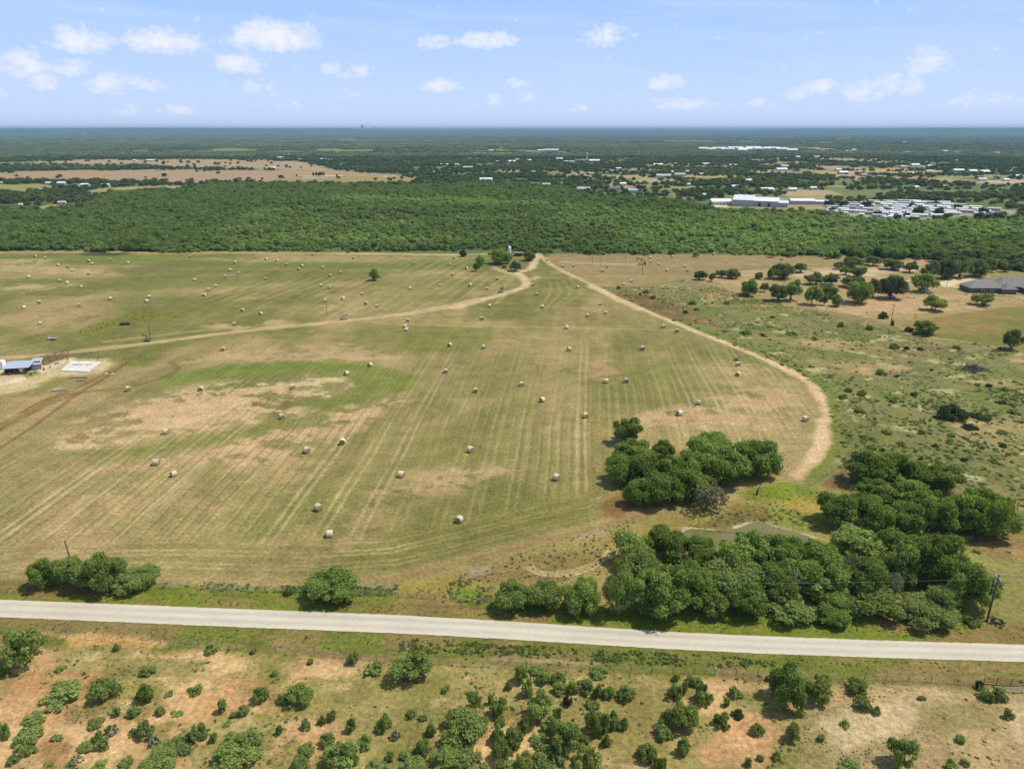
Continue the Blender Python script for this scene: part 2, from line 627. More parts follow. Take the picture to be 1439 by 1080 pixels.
    blend(tm * lots * .9, alb(184, 165, 124), ti)
    for p, c in (([(1010, 223), (1100, 220.5), (1160, 221), (1240, 221.5), (1230, 226), (1100, 224.5)], (178, 150, 115)),
                 ([(1145, 243), (1230, 237), (1320, 237), (1330, 244), (1260, 252), (1150, 249)], (190, 165, 122)),
                 ([(1300, 245), (1439, 245), (1439, 250), (1320, 250)], (150, 150, 95)), ([(1380, 254), (1439, 253), (1439, 257), (1390, 257)], (205, 180, 150)),
                 ([(910, 277), (960, 275), (985, 279), (930, 283)], (182, 155, 108)), ([(1085, 206), (1150, 206), (1200, 211), (1100, 209)], (165, 150, 128)),
                 ([(640, 251), (700, 243), (800, 247), (900, 251), (880, 257), (800, 258), (690, 256)], (104, 130, 72)),
                 ([(545, 240), (640, 238), (700, 243), (660, 250), (600, 254)], (100, 128, 72)), ([(1165, 186), (1280, 185), (1300, 189), (1180, 190)], (165, 140, 120)),
                 ([(1150, 262), (1439, 268), (1439, 285), (1200, 280)], (112, 124, 74)), ([(1020, 292), (1100, 295), (1215, 292), (1240, 281), (1150, 281), (1160, 286), (1025, 286)], (172, 156, 118))):
        fill(p, c, soft=8, warp=10, ws=50, k=.9)
    fill([(985, 289), (1020, 288), (1025, 291), (990, 292.5)], (220, 210, 180), soft=2)
    fill([(1155, 291), (1215, 284), (1300, 282), (1360, 290), (1428, 295), (1428, 301), (1340, 305), (1290, 309), (1220, 306), (1160, 301)], (166, 158, 134), soft=3, warp=3, ws=20)
    for p, wd in (([(700, 262), (780, 262), (850, 258), (960, 252), (1060, 250)], 6), ([(985, 206), (1100, 208.5)], 40), ([(1180, 217), (1230, 221), (1245, 223)], 12), ([(960, 187), (975, 190.5)], 30), ([(540, 248), (600, 241), (640, 240)], 6)):
        draw(p, wd, (205, 195, 170), soft=2, k=.85)
    # ---- wood floor
    fill(WOOD, (92, 108, 58), soft=4, warp=4, ws=20)

    # ---- south of the road: red-tan soil with olive grass
    P = W([(-800, 835), (0, 868), (280, 880), (600, 893), (960, 914), (1439, 931), (2000, 950)])
    near_s = np.nonzero((Y < 118) & (Y > -400))[0]
    x, y = X[near_s], Y[near_s]
    yl = np.interp(x, P[:, 0], P[:, 1])
    sd = yl - y                              # metres south of the road's edge
    soil = alb(212, 178, 130) * (1 - smooth(.4, .65, fbm(x, y, 14, 41))[:, None]) + alb(196, 158, 112) * smooth(.4, .65, fbm(x, y, 14, 41))[:, None]
    olive = alb(158, 146, 92)
    pu = 719.5 + F * x / (y * math.cos(PITCH) + H * math.sin(PITCH))
    bias = np.interp(pu, [0, 200, 420, 560, 760, 900, 1010, 1100, 1250, 1439], [-.08, -.09, -.02, .12, .06, .16, -.02, -.02, .0, .02])
    g = smooth(.38, .58, fbm(x, y * 1.4, 11, 42, 5) + bias)
    cc = soil * (1 - g[:, None]) + olive * g[:, None]
    gg = smooth(.50, .68, fbm(x, y, 7, 43, 4)) * .7
    cc = cc * (1 - gg[:, None]) + alb(122, 122, 62) * gg[:, None]
    pale = smooth(.60, .72, fbm(x, y * 1.6, 6, 44, 5)) * .55
    cc = cc * (1 - pale[:, None]) + alb(206, 178, 136) * pale[:, None]
    # grey-brown ground right of the twin trees
    rb = smooth(1080, 1200, pu) * .75
    cc = cc * (1 - rb[:, None]) + (alb(172, 152, 114) * (.8 + .4 * fbm(x, y, 5, 45))[:, None]) * rb[:, None]
    verge = 1 - smooth(5.5, 9.0, sd + (fbm(x, y, 8, 46) - .5) * 4)
    vg = alb(114, 122, 52) * (1 - smooth(.4, .62, fbm(x * .4, y, 4, 47))[:, None]) + alb(138, 124, 78) * smooth(.4, .62, fbm(x * .4, y, 4, 47))[:, None]
    cc = cc * (1 - verge[:, None]) + vg * verge[:, None]
    C[near_s] = cc
    for p, c, k in (([(1160, 1020), (1200, 1000), (1260, 985), (1290, 1000), (1250, 1040), (1190, 1055)], (212, 190, 152), .8), ([(1225, 960), (1270, 958), (1330, 975), (1300, 990), (1240, 980)], (196, 172, 132), .6),
                    ([(1010, 1015), (1060, 1000), (1100, 1030), (1080, 1075), (990, 1080), (975, 1050)], (204, 160, 116), .8), ([(200, 1000), (260, 985), (300, 995), (290, 1012), (220, 1010)], (205, 168, 118), .6),
                    ([(60, 890), (190, 893), (230, 905), (120, 910)], (214, 172, 112), .8), ([(0, 960), (60, 940), (160, 945), (150, 960), (40, 985)], (180, 136, 92), .6),
                    ([(85, 990), (150, 985), (165, 1005), (100, 1010)], (126, 122, 70), .7), ([(350, 1000), (430, 985), (450, 1005), (360, 1030)], (132, 126, 72), .7),
                    ([(300, 950), (360, 955), (380, 968), (320, 975)], (200, 150, 100), .6), ([(840, 940), (960, 950), (940, 1060), (860, 1080), (830, 1010)], (140, 130, 70), .5),
                    ([(1290, 1000), (1400, 985), (1420, 1010), (1330, 1040)], (138, 130, 76), .55), ([(1420, 985), (1500, 990), (1500, 1060), (1430, 1040)], (196, 176, 142), .7),
                    ([(60, 1040), (110, 1045), (90, 1075), (60, 1075)], (176, 130, 90), .6)):
        fill(p, c, k=k, soft=1.2, warp=2.2, ws=5)
    draw([(690, 925), (760, 929), (840, 932)], 0.9, (178, 156, 116), k=.7, warp=.3)
    draw([(200, 895), (360, 906), (470, 921), (640, 930), (740, 933), (860, 940), (960, 945), (1100, 955), (1439, 966)], 1.0, (110, 92, 62), k=.35, warp=.5, ws=5)

    # ---- the mown hay field
    fm, fi = poly(FIELD, soft=1.5, warp=1.2, ws=14)
    x, y = X[fi], Y[fi]
    a = R(5.2)
    u, v = x * math.cos(a) - y * math.sin(a), x * math.sin(a) + y * math.cos(a)   # u across the mowing rows, v along
    big = fbm(x, y * .8, 60, 51, 5)
    mid = fbm(u * 1.6, v * .6, 16, 52, 4)
    tint = smooth(.38, .62, .6 * big + .4 * mid)
    cc = alb(142, 134, 84) * (1 - tint[:, None]) + alb(164, 147, 102) * tint[:, None]
    gr = smooth(.47, .63, fbm(x * .8, y, 48, 53, 5)) * .8
    cc = cc * (1 - gr[:, None]) + alb(118, 120, 64) * gr[:, None]
    # strips of slightly different mowing
    st = fbm(u, v * .02, 4.5, 54, 3)
    cc = cc * (0.84 + 0.32 * st)[:, None]
    cc = cc * (0.84 + 0.32 * fbm(u * 1.2, v * .8, 22, 57, 5))[:, None]
    # the far half shows long streaks that run across
    far = smooth(300, 380, y)
    st2 = fbm(x * .06, y, 7, 55, 4)
    cc = cc * (1 - far[:, None]) + cc * (0.80 + 0.40 * st2)[:, None] * far[:, None]
    blend(fm, cc, fi)

    def field_fill(px, col, k=.8, thr=.0, **kw):
        m_, i_ = poly(px, **kw)
        brk = smooth(thr - .02, thr + .06, .6 * fbm(X[i_] * .55, Y[i_], 9, 61, 6, .62) + .4 * fbm(X[i_] * .8 + Y[i_] * .5, Y[i_] * .9 - X[i_] * .3, 5, 62, 4, .6) + .10 * (fbm(X[i_] * .25, Y[i_], 2.2, 63, 3) - .5)) if thr else 1.0
        blend(m_ * k * brk, alb(*col), i_)
    # green bands
    for p, c, k in (([(-100, 360), (240, 357), (360, 357), (345, 361), (180, 366), (110, 366), (60, 363)], (116, 128, 58), .85), ([(60, 366), (240, 364), (500, 369), (690, 371), (690, 379), (480, 377), (240, 374), (90, 371)], (110, 122, 58), .8),
                    ([(-100, 391), (80, 391), (110, 396), (60, 400), (-100, 398)], (116, 124, 60), .75), ([(150, 394), (330, 388), (420, 392), (380, 401), (260, 405), (140, 404)], (116, 124, 62), .75),
                    ([(90, 472), (150, 448), (190, 436), (260, 437), (250, 446), (180, 455), (130, 474)], (122, 124, 50), .85), ([(-100, 464), (20, 458), (20, 470), (-100, 476)], (112, 122, 54), .6),
                    ([(600, 456), (700, 460), (680, 490), (640, 500), (560, 492), (560, 470)], (116, 124, 56), .7), ([(500, 455), (600, 458), (590, 490), (530, 500), (490, 480)], (120, 124, 62), .5),
                    ([(760, 362), (790, 364), (830, 374), (800, 382), (760, 376)], (116, 126, 58), .8), ([(490, 395), (620, 385), (690, 400), (640, 420), (520, 428)], (124, 126, 68), .5),
                    ([(820, 560), (880, 545), (900, 580), (860, 600), (800, 590)], (116, 122, 58), .55), ([(400, 700), (470, 690), (430, 760), (360, 770)], (120, 124, 62), .5),
                    ([(480, 760), (700, 700), (850, 690), (850, 720), (700, 760), (540, 800)], (124, 122, 64), .55), ([(590, 620), (720, 560), (760, 570), (700, 660), (600, 690)], (122, 124, 66), .45),
                    ([(200, 482), (320, 462), (420, 456), (440, 462), (330, 474), (230, 490)], (118, 124, 60), .6)):
        field_fill(p, c, k=k, soft=4, warp=5, ws=22)
    # bare, pinkish places
    for p, c, k, t in (([(90, 600), (200, 560), (330, 535), (480, 530), (520, 545), (470, 570), (420, 600), (330, 640), (160, 650), (90, 630)], (212, 194, 152), .9, .5),
                       ([(60, 600), (260, 545), (420, 540), (460, 590), (360, 650), (150, 670)], (200, 168, 130), .8, .49),
                       ([(220, 510), (330, 492), (470, 480), (560, 500), (480, 512), (330, 510)], (186, 162, 122), .7, .48),
                       ([(480, 560), (560, 535), (600, 545), (520, 600), (430, 640), (300, 670), (330, 640), (430, 600)], (202, 170, 132), .9, .46),
                       ([(530, 690), (620, 660), (700, 655), (760, 660), (700, 672), (600, 690), (520, 700)], (196, 166, 126), .7, .50),
                       ([(880, 590), (960, 570), (1060, 545), (1110, 540), (1140, 565), (1120, 610), (1000, 605), (920, 600)], (196, 164, 128), .8, .50),
                       ([(1040, 500), (1090, 520), (1130, 545), (1060, 545), (1030, 520)], (184, 156, 114), .6, .46),
                       ([(820, 500), (860, 495), (870, 530), (830, 540)], (184, 150, 116), .6, .44), ([(40, 690), (200, 640), (330, 690), (200, 740), (60, 760)], (184, 156, 116), .6, .47),
                       ([(0, 560), (90, 540), (160, 545), (60, 600), (0, 640)], (178, 152, 110), .7, .4), ([(0, 760), (120, 700), (330, 700), (300, 740), (100, 790)], (176, 148, 108), .5, .46),
                       ([(330, 640), (480, 610), (460, 650), (400, 690), (330, 680)], (186, 158, 118), .55, .47), ([(250, 455), (400, 448), (420, 456), (300, 464)], (204, 182, 142), .6, .44),
                       ([(0, 365), (70, 363), (60, 374), (140, 380), (180, 388), (60, 386), (0, 380)], (186, 166, 124), .7, .42), ([(0, 398), (60, 400), (110, 400), (60, 407), (0, 408)], (200, 180, 138), .6, .44),
                       ([(250, 363), (480, 358), (640, 362), (480, 368), (300, 368)], (172, 150, 108), .7, .4), ([(380, 760), (520, 690), (560, 700), (500, 780), (420, 800)], (178, 152, 110), .5, .48),
                       ([(30, 410), (160, 425), (160, 450), (40, 470), (0, 440)], (172, 150, 108), .55, .42)):
        field_fill(p, c, k=k, thr=t, soft=5, warp=6, ws=22)
    field_fill([(230, 528), (300, 513), (400, 507), (520, 511), (586, 531), (582, 543), (545, 556), (480, 570), (425, 580), (430, 570), (495, 552), (520, 538), (490, 527), (420, 523), (310, 532), (225, 545)], (118, 130, 58), k=.85, soft=3, warp=2, ws=20)
    field_fill([(60, 640), (190, 624), (350, 602), (440, 580), (470, 566), (440, 592), (320, 622), (200, 643)], (120, 128, 60), k=.8, soft=4, warp=5, ws=20)
    # pale double lines left between the mown rows
    rows = [fi[(Y[fi] < 345)]]
    i_ = rows[0]
    x, y = X[i_], Y[i_]
    u, v = x * math.cos(a) - y * math.sin(a), x * math.sin(a) + y * math.cos(a)
    uw = u + (fbm(u, v, 60, 63, 2) - .5) * 3.0
    per = 9.2
    idn = np.floor(uw / per)
    ph = np.mod(uw, per) + (_hash(idn, idn * 0, 19) - .5) * 2.2
    d = np.minimum(np.abs(ph - 3.3), np.abs(ph - 5.7))
    wl = 1 - smooth(.22, .72, d)
    keep = .1 + .9 * _hash(idn, idn * 0, 9) ** 1.3
    keep = keep * (.55 + .45 * smooth(.35, .55, fbm(u * .2, v, 30, 64)))
    Pn = W(FIELD_EDGE[:13])
    ed = seg_dist(x, y, Pn)
    head = smooth(14, 20, ed)
    topfade = 1 - smooth(285, 320, y)
    farm = (1 - .85 * smooth(-120, -165, x) * smooth(215, 245, y)) * (1 - .6 * smooth(-25, -60, x) * smooth(205, 235, y))
    rf = wl * keep * head * topfade * farm * .72
    blend(rf, alb(204, 188, 138), i_)
    field_fill([(230, 528), (300, 513), (400, 507), (520, 511), (586, 531), (582, 543), (545, 556), (500, 566), (470, 568), (455, 562), (505, 550), (522, 538), (490, 527), (420, 523), (310, 532), (225, 545)], (118, 130, 60), k=.5, soft=3, warp=2, ws=20)
    d3 = np.abs(np.mod(uw * 1.0 + 1.7 * np.sin(v * .01), 3.07) - 1.5)
    fine = (1 - smooth(.12, .55, d3)) * smooth(.42, .6, fbm(u * .3, v * .25, 12, 65, 4)) * head
    fine = fine * topfade * farm
    blend(fine * .34, alb(184, 168, 118), i_)
    dk = (1 - smooth(.15, .7, np.abs(np.mod(uw + .9, 3.07) - 1.5))) * smooth(.45, .62, fbm(u * .3, v * .25, 14, 69, 4)) * head
    blend(dk * topfade * farm * .4, alb(108, 112, 58), i_)
    # headland passes that follow the field's edge
    hp = np.mod(ed + (fbm(x, y, 20, 66) - .5) * 1.4, 5.0)
    hl = (1 - smooth(.2, .7, np.minimum(np.abs(hp - 1.2), np.abs(hp - 2.9)))) * (1 - head) * smooth(3, 5, ed) * (.4 + .6 * smooth(.35, .6, fbm(x, y, 16, 67)))
    blend(hl * .5, alb(190, 172, 122), i_)
    blend((1 - smooth(1.0, 4.5, np.abs(ed - 1.5))) * .5 * (y < 200), alb(176, 152, 108), i_)
    # rows in the upper field round the lone bush
    i_ = fi[(Y[fi] > 350) & (Y[fi] < 520) & (X[fi] > -190) & (X[fi] < 0)]
    x, y = X[i_], Y[i_]
    a2 = R(14)
    u = x * math.cos(a2) - y * math.sin(a2)
    d = np.abs(np.mod(u, 7.5) - 3.7)
    blend((1 - smooth(.4, 1.5, d)) * .4 * smooth(.45, .6, fbm(x, y, 60, 68)), alb(184, 170, 116), i_)
    # curved passes near the upper track's bend
    for k in range(4):
        draw([(800 - k * 9, 392 + k * 2), (815 - k * 14, 412), (790 - k * 12, 428 + k * 3)], 1.6, (176, 158, 110), k=.4, soft=.7)

    # ---- tracks
    TR = (196, 172, 130)
    draw([(-200, 512), (0, 503), (120, 492), (200, 483), (300, 470), (400, 459), (490, 450), (600, 437), (700, 415), (735, 404)], 5.0, TR, k=.9, soft=1.4, warp=1.2)
    draw([(150, 480), (215, 472), (300, 463), (380, 459), (480, 455)], 3.0, (184, 164, 122), k=.65, soft=1.2, warp=1)
    draw([(480, 452), (520, 447), (600, 434), (690, 416)], 2.5, (204, 186, 146), k=.6, soft=1)
    draw([(640, 432), (700, 415), (738, 402), (735, 390), (728, 383), (745, 378), (752, 366), (757, 357)], 5.5, (206, 184, 146), k=.95, soft=1.5, warp=1.3)
    draw([(696, 378), (715, 383), (745, 392), (755, 388)], 5.0, (200, 178, 138), k=.7, soft=2, warp=1.5)
    draw([(690, 372), (704, 380)], 3.0, (200, 180, 136), k=.7, soft=1.2)
    draw([(560, 455), (650, 458), (800, 460), (950, 464)], 2.4, (186, 166, 118), k=.7, soft=.8, brk=.4)
    draw([(762, 366), (790, 380), (830, 400)], 2.0, (112, 102, 62), k=.5, soft=.8)
    draw([(-120, 660), (0, 600), (60, 568), (110, 548), (160, 520), (180, 508)], 5.6, (160, 134, 88), k=.6, soft=1.4, warp=1.0)
    for q in (-1, 1):
        draw([(-120 + 9 * q, 660), (0 + 8 * q, 600), (60 + 6 * q, 568 + 2 * q), (110 + 4 * q, 548 + 2 * q), (160 + 3 * q, 520), (180 + 2 * q, 508)], .9, (112, 92, 54), k=.85, soft=.5, warp=.7)
    draw([(-60, 640), (20, 590), (90, 556), (170, 545), (230, 530), (250, 518), (240, 508)], 2.2, (124, 104, 62), k=.7, soft=.8, warp=.6)
    draw([(-100, 690), (30, 610), (100, 560), (150, 530), (175, 512)], 1.4, (110, 96, 56), k=.7, soft=.5)
    # far side of the field: bare strip below the wood
    draw([(-300, 353), (0, 354), (240, 354), (480, 356), (650, 358), (690, 356)], 7, (184, 166, 118), k=.75, soft=2, warp=2)
    draw([(470, 356), (560, 357), (650, 358.5)], 4, (214, 190, 150), k=.8, soft=1.5)
    fill([(103, 357), (125, 355), (170, 355), (190, 356.5), (160, 359.5), (120, 359)], (66, 74, 44), k=.95, soft=3)

    # ---- farmyard at the left
    fill([(-160, 520), (0, 512), (30, 506), (70, 512), (100, 505), (150, 503), (158, 512), (140, 526), (100, 527), (60, 540), (20, 552), (-160, 575)], (204, 186, 146), k=.9, soft=2, warp=2.5, ws=8)
    draw([(-120, 560), (0, 540), (40, 528), (75, 513), (95, 506)], 5.5, (224, 210, 176), k=.95, soft=1.0, warp=1.4, ws=5)
    draw([(-60, 530), (0, 521), (20, 513)], 5, (222, 208, 172), k=.9, soft=1.2, warp=1.0)
    fill([(25, 525), (50, 521), (58, 525), (40, 531)], (128, 126, 60), k=.9, soft=1, warp=1, ws=4)
    fill([(50, 540), (80, 528), (95, 532), (70, 542)], (138, 130, 66), k=.7, soft=1.5, warp=1.5, ws=6)
    fill([(170, 512), (200, 504), (220, 506), (200, 515)], (106, 118, 48), k=.7, soft=2, warp=2, ws=6)

    # ---- the eastern field, pasture, lawn, orchard
    em, ei = poly(EASTFIELD, soft=3, warp=2)
    x, y = X[ei], Y[ei]
    s_ = fbm(x * .12, y, 9, 71, 4)
    blend(em, alb(155, 138, 96) * (.82 + .36 * s_)[:, None], ei)
    draw([(790, 368), (830, 370), (880, 371.5), (905, 370)], 4, (204, 182, 142), k=.8, soft=1.2, warp=1)
    fill([(840, 404), (930, 399), (960, 396), (990, 404), (930, 402), (870, 408)], (152, 120, 76), k=.8, soft=4, warp=4, ws=25)
    fill([(955, 396), (985, 380), (1190, 372), (1300, 360), (1439, 372), (1900, 420), (1900, 580), (1439, 505), (1290, 476), (1100, 440)], (146, 136, 92), soft=3, warp=3)
    pm, pi_ = poly(PASTURE, soft=2, warp=1.5)
    x, y = X[pi_], Y[pi_]
    k1 = smooth(.4, .62, fbm(x * .7, y, 30, 72, 5))
    cc = alb(126, 128, 78) * (1 - k1[:, None]) + alb(142, 132, 88) * k1[:, None]
    k2 = smooth(.48, .64, fbm(x * .7, y, 12, 73, 5)) * .7
    cc = cc * (1 - k2[:, None]) + alb(104, 116, 58) * k2[:, None]
    k3 = smooth(.66, .73, fbm(x * .6, y, 5, 74, 4)) * .75
    cc = cc * (1 - k3[:, None]) + alb(190, 182, 136) * k3[:, None]
    k4 = smooth(.64, .74, fbm(x * .5, y, 18, 75, 5)) * .6
    cc = cc * (1 - k4[:, None]) + alb(188, 160, 116) * k4[:, None]
    blend(pm, cc, pi_)
    fill([(845, 408), (905, 410), (960, 430), (1000, 455), (960, 452), (900, 430)], (134, 108, 72), k=.75, soft=5, warp=6, ws=25)
    fill([(1178, 660), (1200, 640), (1190, 690), (1165, 690), (1140, 684), (1165, 670)], (134, 102, 68), k=.85, soft=2, warp=2)
    fill([(1330, 590), (1439, 585), (1439, 640), (1360, 630)], (182, 158, 112), k=.5, soft=5, warp=6, ws=14)
    fill([(1170, 585), (1260, 580), (1280, 640), (1180, 650)], (118, 120, 62), k=.45, soft=5, warp=6, ws=14)
    draw([(1110, 492), (1180, 505), (1250, 520), (1320, 530), (1439, 548)], 2.0, (150, 140, 92), k=.6, soft=.8)
    draw([(1400, 714), (1439, 714), (1600, 716)], 1.2, (178, 148, 104), k=.8, soft=.4)
    fill([(1360, 760), (1400, 745), (1500, 760), (1500, 870), (1400, 880), (1385, 800)], (160, 132, 86), k=.7, soft=3, warp=3)
    lm, li = poly(LAWN, soft=2, warp=1.5)
    x, y = X[li], Y[li]
    k1 = smooth(.42, .62, fbm(x * .6, y, 26, 81, 4))
    cc = alb(148, 130, 78) * (1 - k1[:, None]) + alb(122, 124, 62) * k1[:, None]
    blend(lm, cc, li)
    om, oi = poly(ORCHARD, soft=2.5, warp=2.5)
    x, y = X[oi], Y[oi]
    k1 = smooth(.4, .6, fbm(x * .6, y, 22, 82, 4))
    cc = alb(190, 160, 122) * (1 - k1[:, None]) + alb(166, 150, 104) * k1[:, None]
    blend(om * .95, cc, oi)
    fill([(1110, 385), (1180, 378), (1260, 376), (1290, 372), (1300, 380), (1220, 386), (1130, 392)], (206, 186, 150), k=.7, soft=3, warp=4, ws=14)
    fill([(1290, 372), (1345, 372), (1439, 380), (1600, 392), (1600, 402), (1439, 388), (1330, 392), (1300, 384)], (142, 138, 84), k=.8, soft=2, warp=2)
    draw([(1200, 384), (1260, 392), (1315, 400), (1350, 404), (1439, 418), (1600, 440)], 4.5, (214, 194, 158), k=.95, soft=1.0, warp=.6)
    fill([(1312, 398), (1345, 391), (1390, 388), (1350, 398), (1330, 404)], (222, 206, 172), k=.95, soft=1.5, warp=.6)
    draw([(1100, 421), (1180, 437), (1250, 452), (1290, 470), (1380, 484), (1439, 497), (1600, 522)], 1.4, (196, 170, 118), k=.8, soft=.6)
    draw([(1180, 425), (1240, 436), (1300, 438), (1380, 428)], 3, (204, 168, 130), k=.7, soft=1.4, warp=1)

    # the pale track along the field's edge and its green outer strip
    draw([(960, 452), (1040, 483), (1112, 513), (1162, 546), (1168, 575), (1170, 610), (1160, 645), (1135, 672)], 4.0, (112, 130, 50), k=.9, soft=1.2, warp=.6)
    draw([(1163, 548), (1174, 580), (1176, 612), (1166, 648), (1140, 678)], 1.6, (128, 130, 64), k=.8, soft=.8)
    draw([(757, 357), (775, 372), (800, 385), (840, 404), (880, 424), (960, 458), (1040, 490), (1110, 520), (1145, 545), (1158, 570), (1160, 600), (1152, 635), (1120, 668)], 3.3, (208, 180, 142), k=.95, soft=1.2, warp=1.2)
    draw([(830, 402), (870, 421), (900, 434)], 5.5, (214, 188, 150), k=.8, soft=1.4, warp=1)
    draw([(900, 433), (960, 458), (1040, 490), (1100, 516)], 3.0, (214, 190, 152), k=.8, soft=1.0, warp=.8)
    draw([(1100, 516), (1140, 540), (1154, 562)], 3.8, (212, 182, 146), k=.8, soft=1.3, warp=1.4)
    draw([(1155, 590), (1152, 620), (1138, 648)], 3.2, (216, 188, 152), k=.8, soft=1.2, warp=1.6)

    # ---- low ground round the pond
    fill([(1180, 690), (1340, 765), (1439, 790), (1700, 810), (1700, 925), (1439, 905), (1200, 898), (960, 886), (700, 868), (700, 840), (860, 800), (1000, 760)], (142, 138, 80), soft=2, warp=2, ws=10)
    fill([(560, 822), (640, 800), (760, 768), (860, 742), (905, 724), (960, 728), (1010, 712), (1060, 690), (1110, 678), (1160, 684), (1190, 700), (1180, 760), (1000, 800), (860, 860), (700, 850), (560, 840)], (154, 142, 86), soft=2, warp=2, ws=10)
    fill([(1040, 692), (1100, 676), (1150, 688), (1160, 705), (1120, 712), (1060, 706)], (120, 136, 46), k=.95, soft=2, warp=2, ws=8)
    fill([(1085, 705), (1150, 700), (1155, 725), (1120, 730)], (172, 150, 72), k=.8, soft=2, warp=2, ws=8)
    fill([(1060, 728), (1090, 735), (1130, 746), (1160, 750), (1165, 730), (1120, 715), (1075, 712)], (122, 132, 54), k=.8, soft=1.5, warp=1.5, ws=8)
    fill([(1000, 730), (1030, 708), (1080, 705), (1075, 716), (1085, 726), (1070, 730), (1035, 742), (970, 742)], (122, 108, 58), k=.85, soft=1.5, warp=2, ws=8)
    fill([(965, 728), (1000, 722), (1010, 730), (980, 738)], (162, 150, 66), k=.8, soft=1.5, warp=1.5, ws=6)
    fill([(840, 755), (900, 740), (960, 735), (950, 750), (880, 765)], (158, 140, 72), k=.7, soft=2, warp=2, ws=8)
    fill([(845, 705), (880, 690), (900, 712), (870, 728), (845, 722)], (132, 102, 64), k=.8, soft=1.5, warp=1.5, ws=8)
    fill([(640, 808), (690, 790), (760, 780), (850, 770), (860, 790), (800, 812), (720, 820), (650, 822)], (132, 112, 70), k=.7, soft=2, warp=2.5, ws=10)
    fill([(660, 798), (690, 794), (680, 808), (655, 812)], (168, 152, 126), k=.8, soft=1, warp=1)
    fill([(790, 755), (840, 742), (850, 748), (800, 762)], (170, 150, 122), k=.6, soft=1, warp=1.5)
    fill([(560, 818), (640, 812), (690, 824), (700, 842), (600, 848), (550, 838)], (150, 136, 66), k=.85, soft=1.5, warp=1.5)
    fill([(632, 830), (660, 824), (680, 832), (672, 845), (640, 843)], (112, 134, 46), k=.9, soft=.8, warp=1)
    draw([(540, 816), (600, 803), (680, 782), (760, 762), (850, 738), (905, 722)], 2.2, (150, 122, 84), k=.6, soft=.8, warp=1.2)
    for q in range(3):
        draw([(738 + q * 5, 797 - q * 1.5), (760, 807 - q * 2.5), (800, 808 - q * 3.5), (835, 797 - q * 4), (858, 778 - q * 4)], 0.45, (206, 190, 140), k=.8, soft=.25)
    draw(POND[:3], 1.3, (200, 192, 166), k=.7, soft=.6, warp=1.0, sm=False)
    draw(POND[3:9], 1.5, (206, 198, 178), k=.8, soft=.6, warp=1.0, sm=False)

    # ---- north verge
    P2 = W(ROAD_N)
    nv = np.nonzero((Y > 60) & (Y < 150))[0]
    x, y = X[nv], Y[nv]
    d = y - np.interp(x, P2[:, 0], P2[:, 1])
    m_ = (d > -1) * (1 - smooth(5.5, 8.0, d + (fbm(x, y, 7, 91) - .5) * 3))
    pu = 719.5 + F * x / (y * math.cos(PITCH) + H * math.sin(PITCH))
    k1 = smooth(.42, .6, fbm(x * .35, y, 5, 92, 4) + np.interp(pu, [0, 300, 520, 900, 960, 1200, 1250, 1439], [-.02, -.03, -.01, .05, .22, .18, .06, .04]))
    cc = alb(140, 122, 74) * (1 - k1[:, None]) + alb(116, 128, 48) * k1[:, None]
    blend(m_, cc, nv)
    fill([(380, 836), (480, 845), (640, 858), (640, 864), (480, 854), (380, 846)], (138, 116, 76), k=.5, soft=1, warp=1)
    for p in (([(-300, 826), (0, 834), (220, 832), (430, 842), (540, 848), (690, 856)]),):
        draw(p, .8, (104, 88, 58), k=.35, soft=.4, warp=.6)

    global GRID
    GRID = (rr, th, C)
    # mesh
    I = np.arange(nr * nt_).reshape(nr, nt_)
    nxt = np.roll(I, -1, axis=1)
    q = np.stack([I[:-1].ravel(), I[1:].ravel(), nxt[1:].ravel(), nxt[:-1].ravel()], 1)
    Z = (fbm(X, Y, 18, 95, 4) - .5) * 0.35 * (1 - smooth(600, 900, rad))
    Pr = W(ROAD_N)
    Ps = W(ROAD_S)
    dn = np.minimum(seg_dist(X, Y, Pr), seg_dist(X, Y, Ps))
    dn = np.where(inside(X, Y, np.vstack([Pr, Ps[::-1]])), 0, dn)
    Z = Z * smooth(1.5, 6, dn) - 0.02
    pp = W(POND)
    dp = seg_dist(X, Y, np.vstack([pp, pp[:1]]))
    dp = np.where(inside(X, Y, pp), dp, -dp)
    Z = Z * smooth(0, 6, -dp) - smooth(-2.5, 1.5, dp) * .35
    V = np.stack([X, Y, Z], 1)
    tri = np.stack([np.full(nt_, 0), np.roll(np.arange(nt_), -1), np.arange(nt_)], 1)
    V = np.vstack([V, [[0, 0, -.02]]])
    tri[:, 0] = len(V) - 1
    me = np_mesh('ground', V, [q, tri[:, ::-1]], smooth=True)
    C4 = np.ones((len(V), 4), np.float32)
    C4[:-1, :3] = C
    C4[-1, :3] = C[0]
    ca = me.attributes.new('Col', 'FLOAT_COLOR', 'POINT')
    ca.data.foreach_set('color', C4.ravel())
    mt = bpy.data.materials.new('soil and grass')
    mt.use_nodes = True
    N, L = mt.node_tree.nodes, mt.node_tree.links
    b = N['Principled BSDF']
    b.inputs['Roughness'].default_value = .95
    b.inputs['Specular IOR Level'].default_value = .1
    A = N.new('ShaderNodeAttribute')
    A.attribute_name = 'Col'
    tc = N.new('ShaderNodeTexCoord')

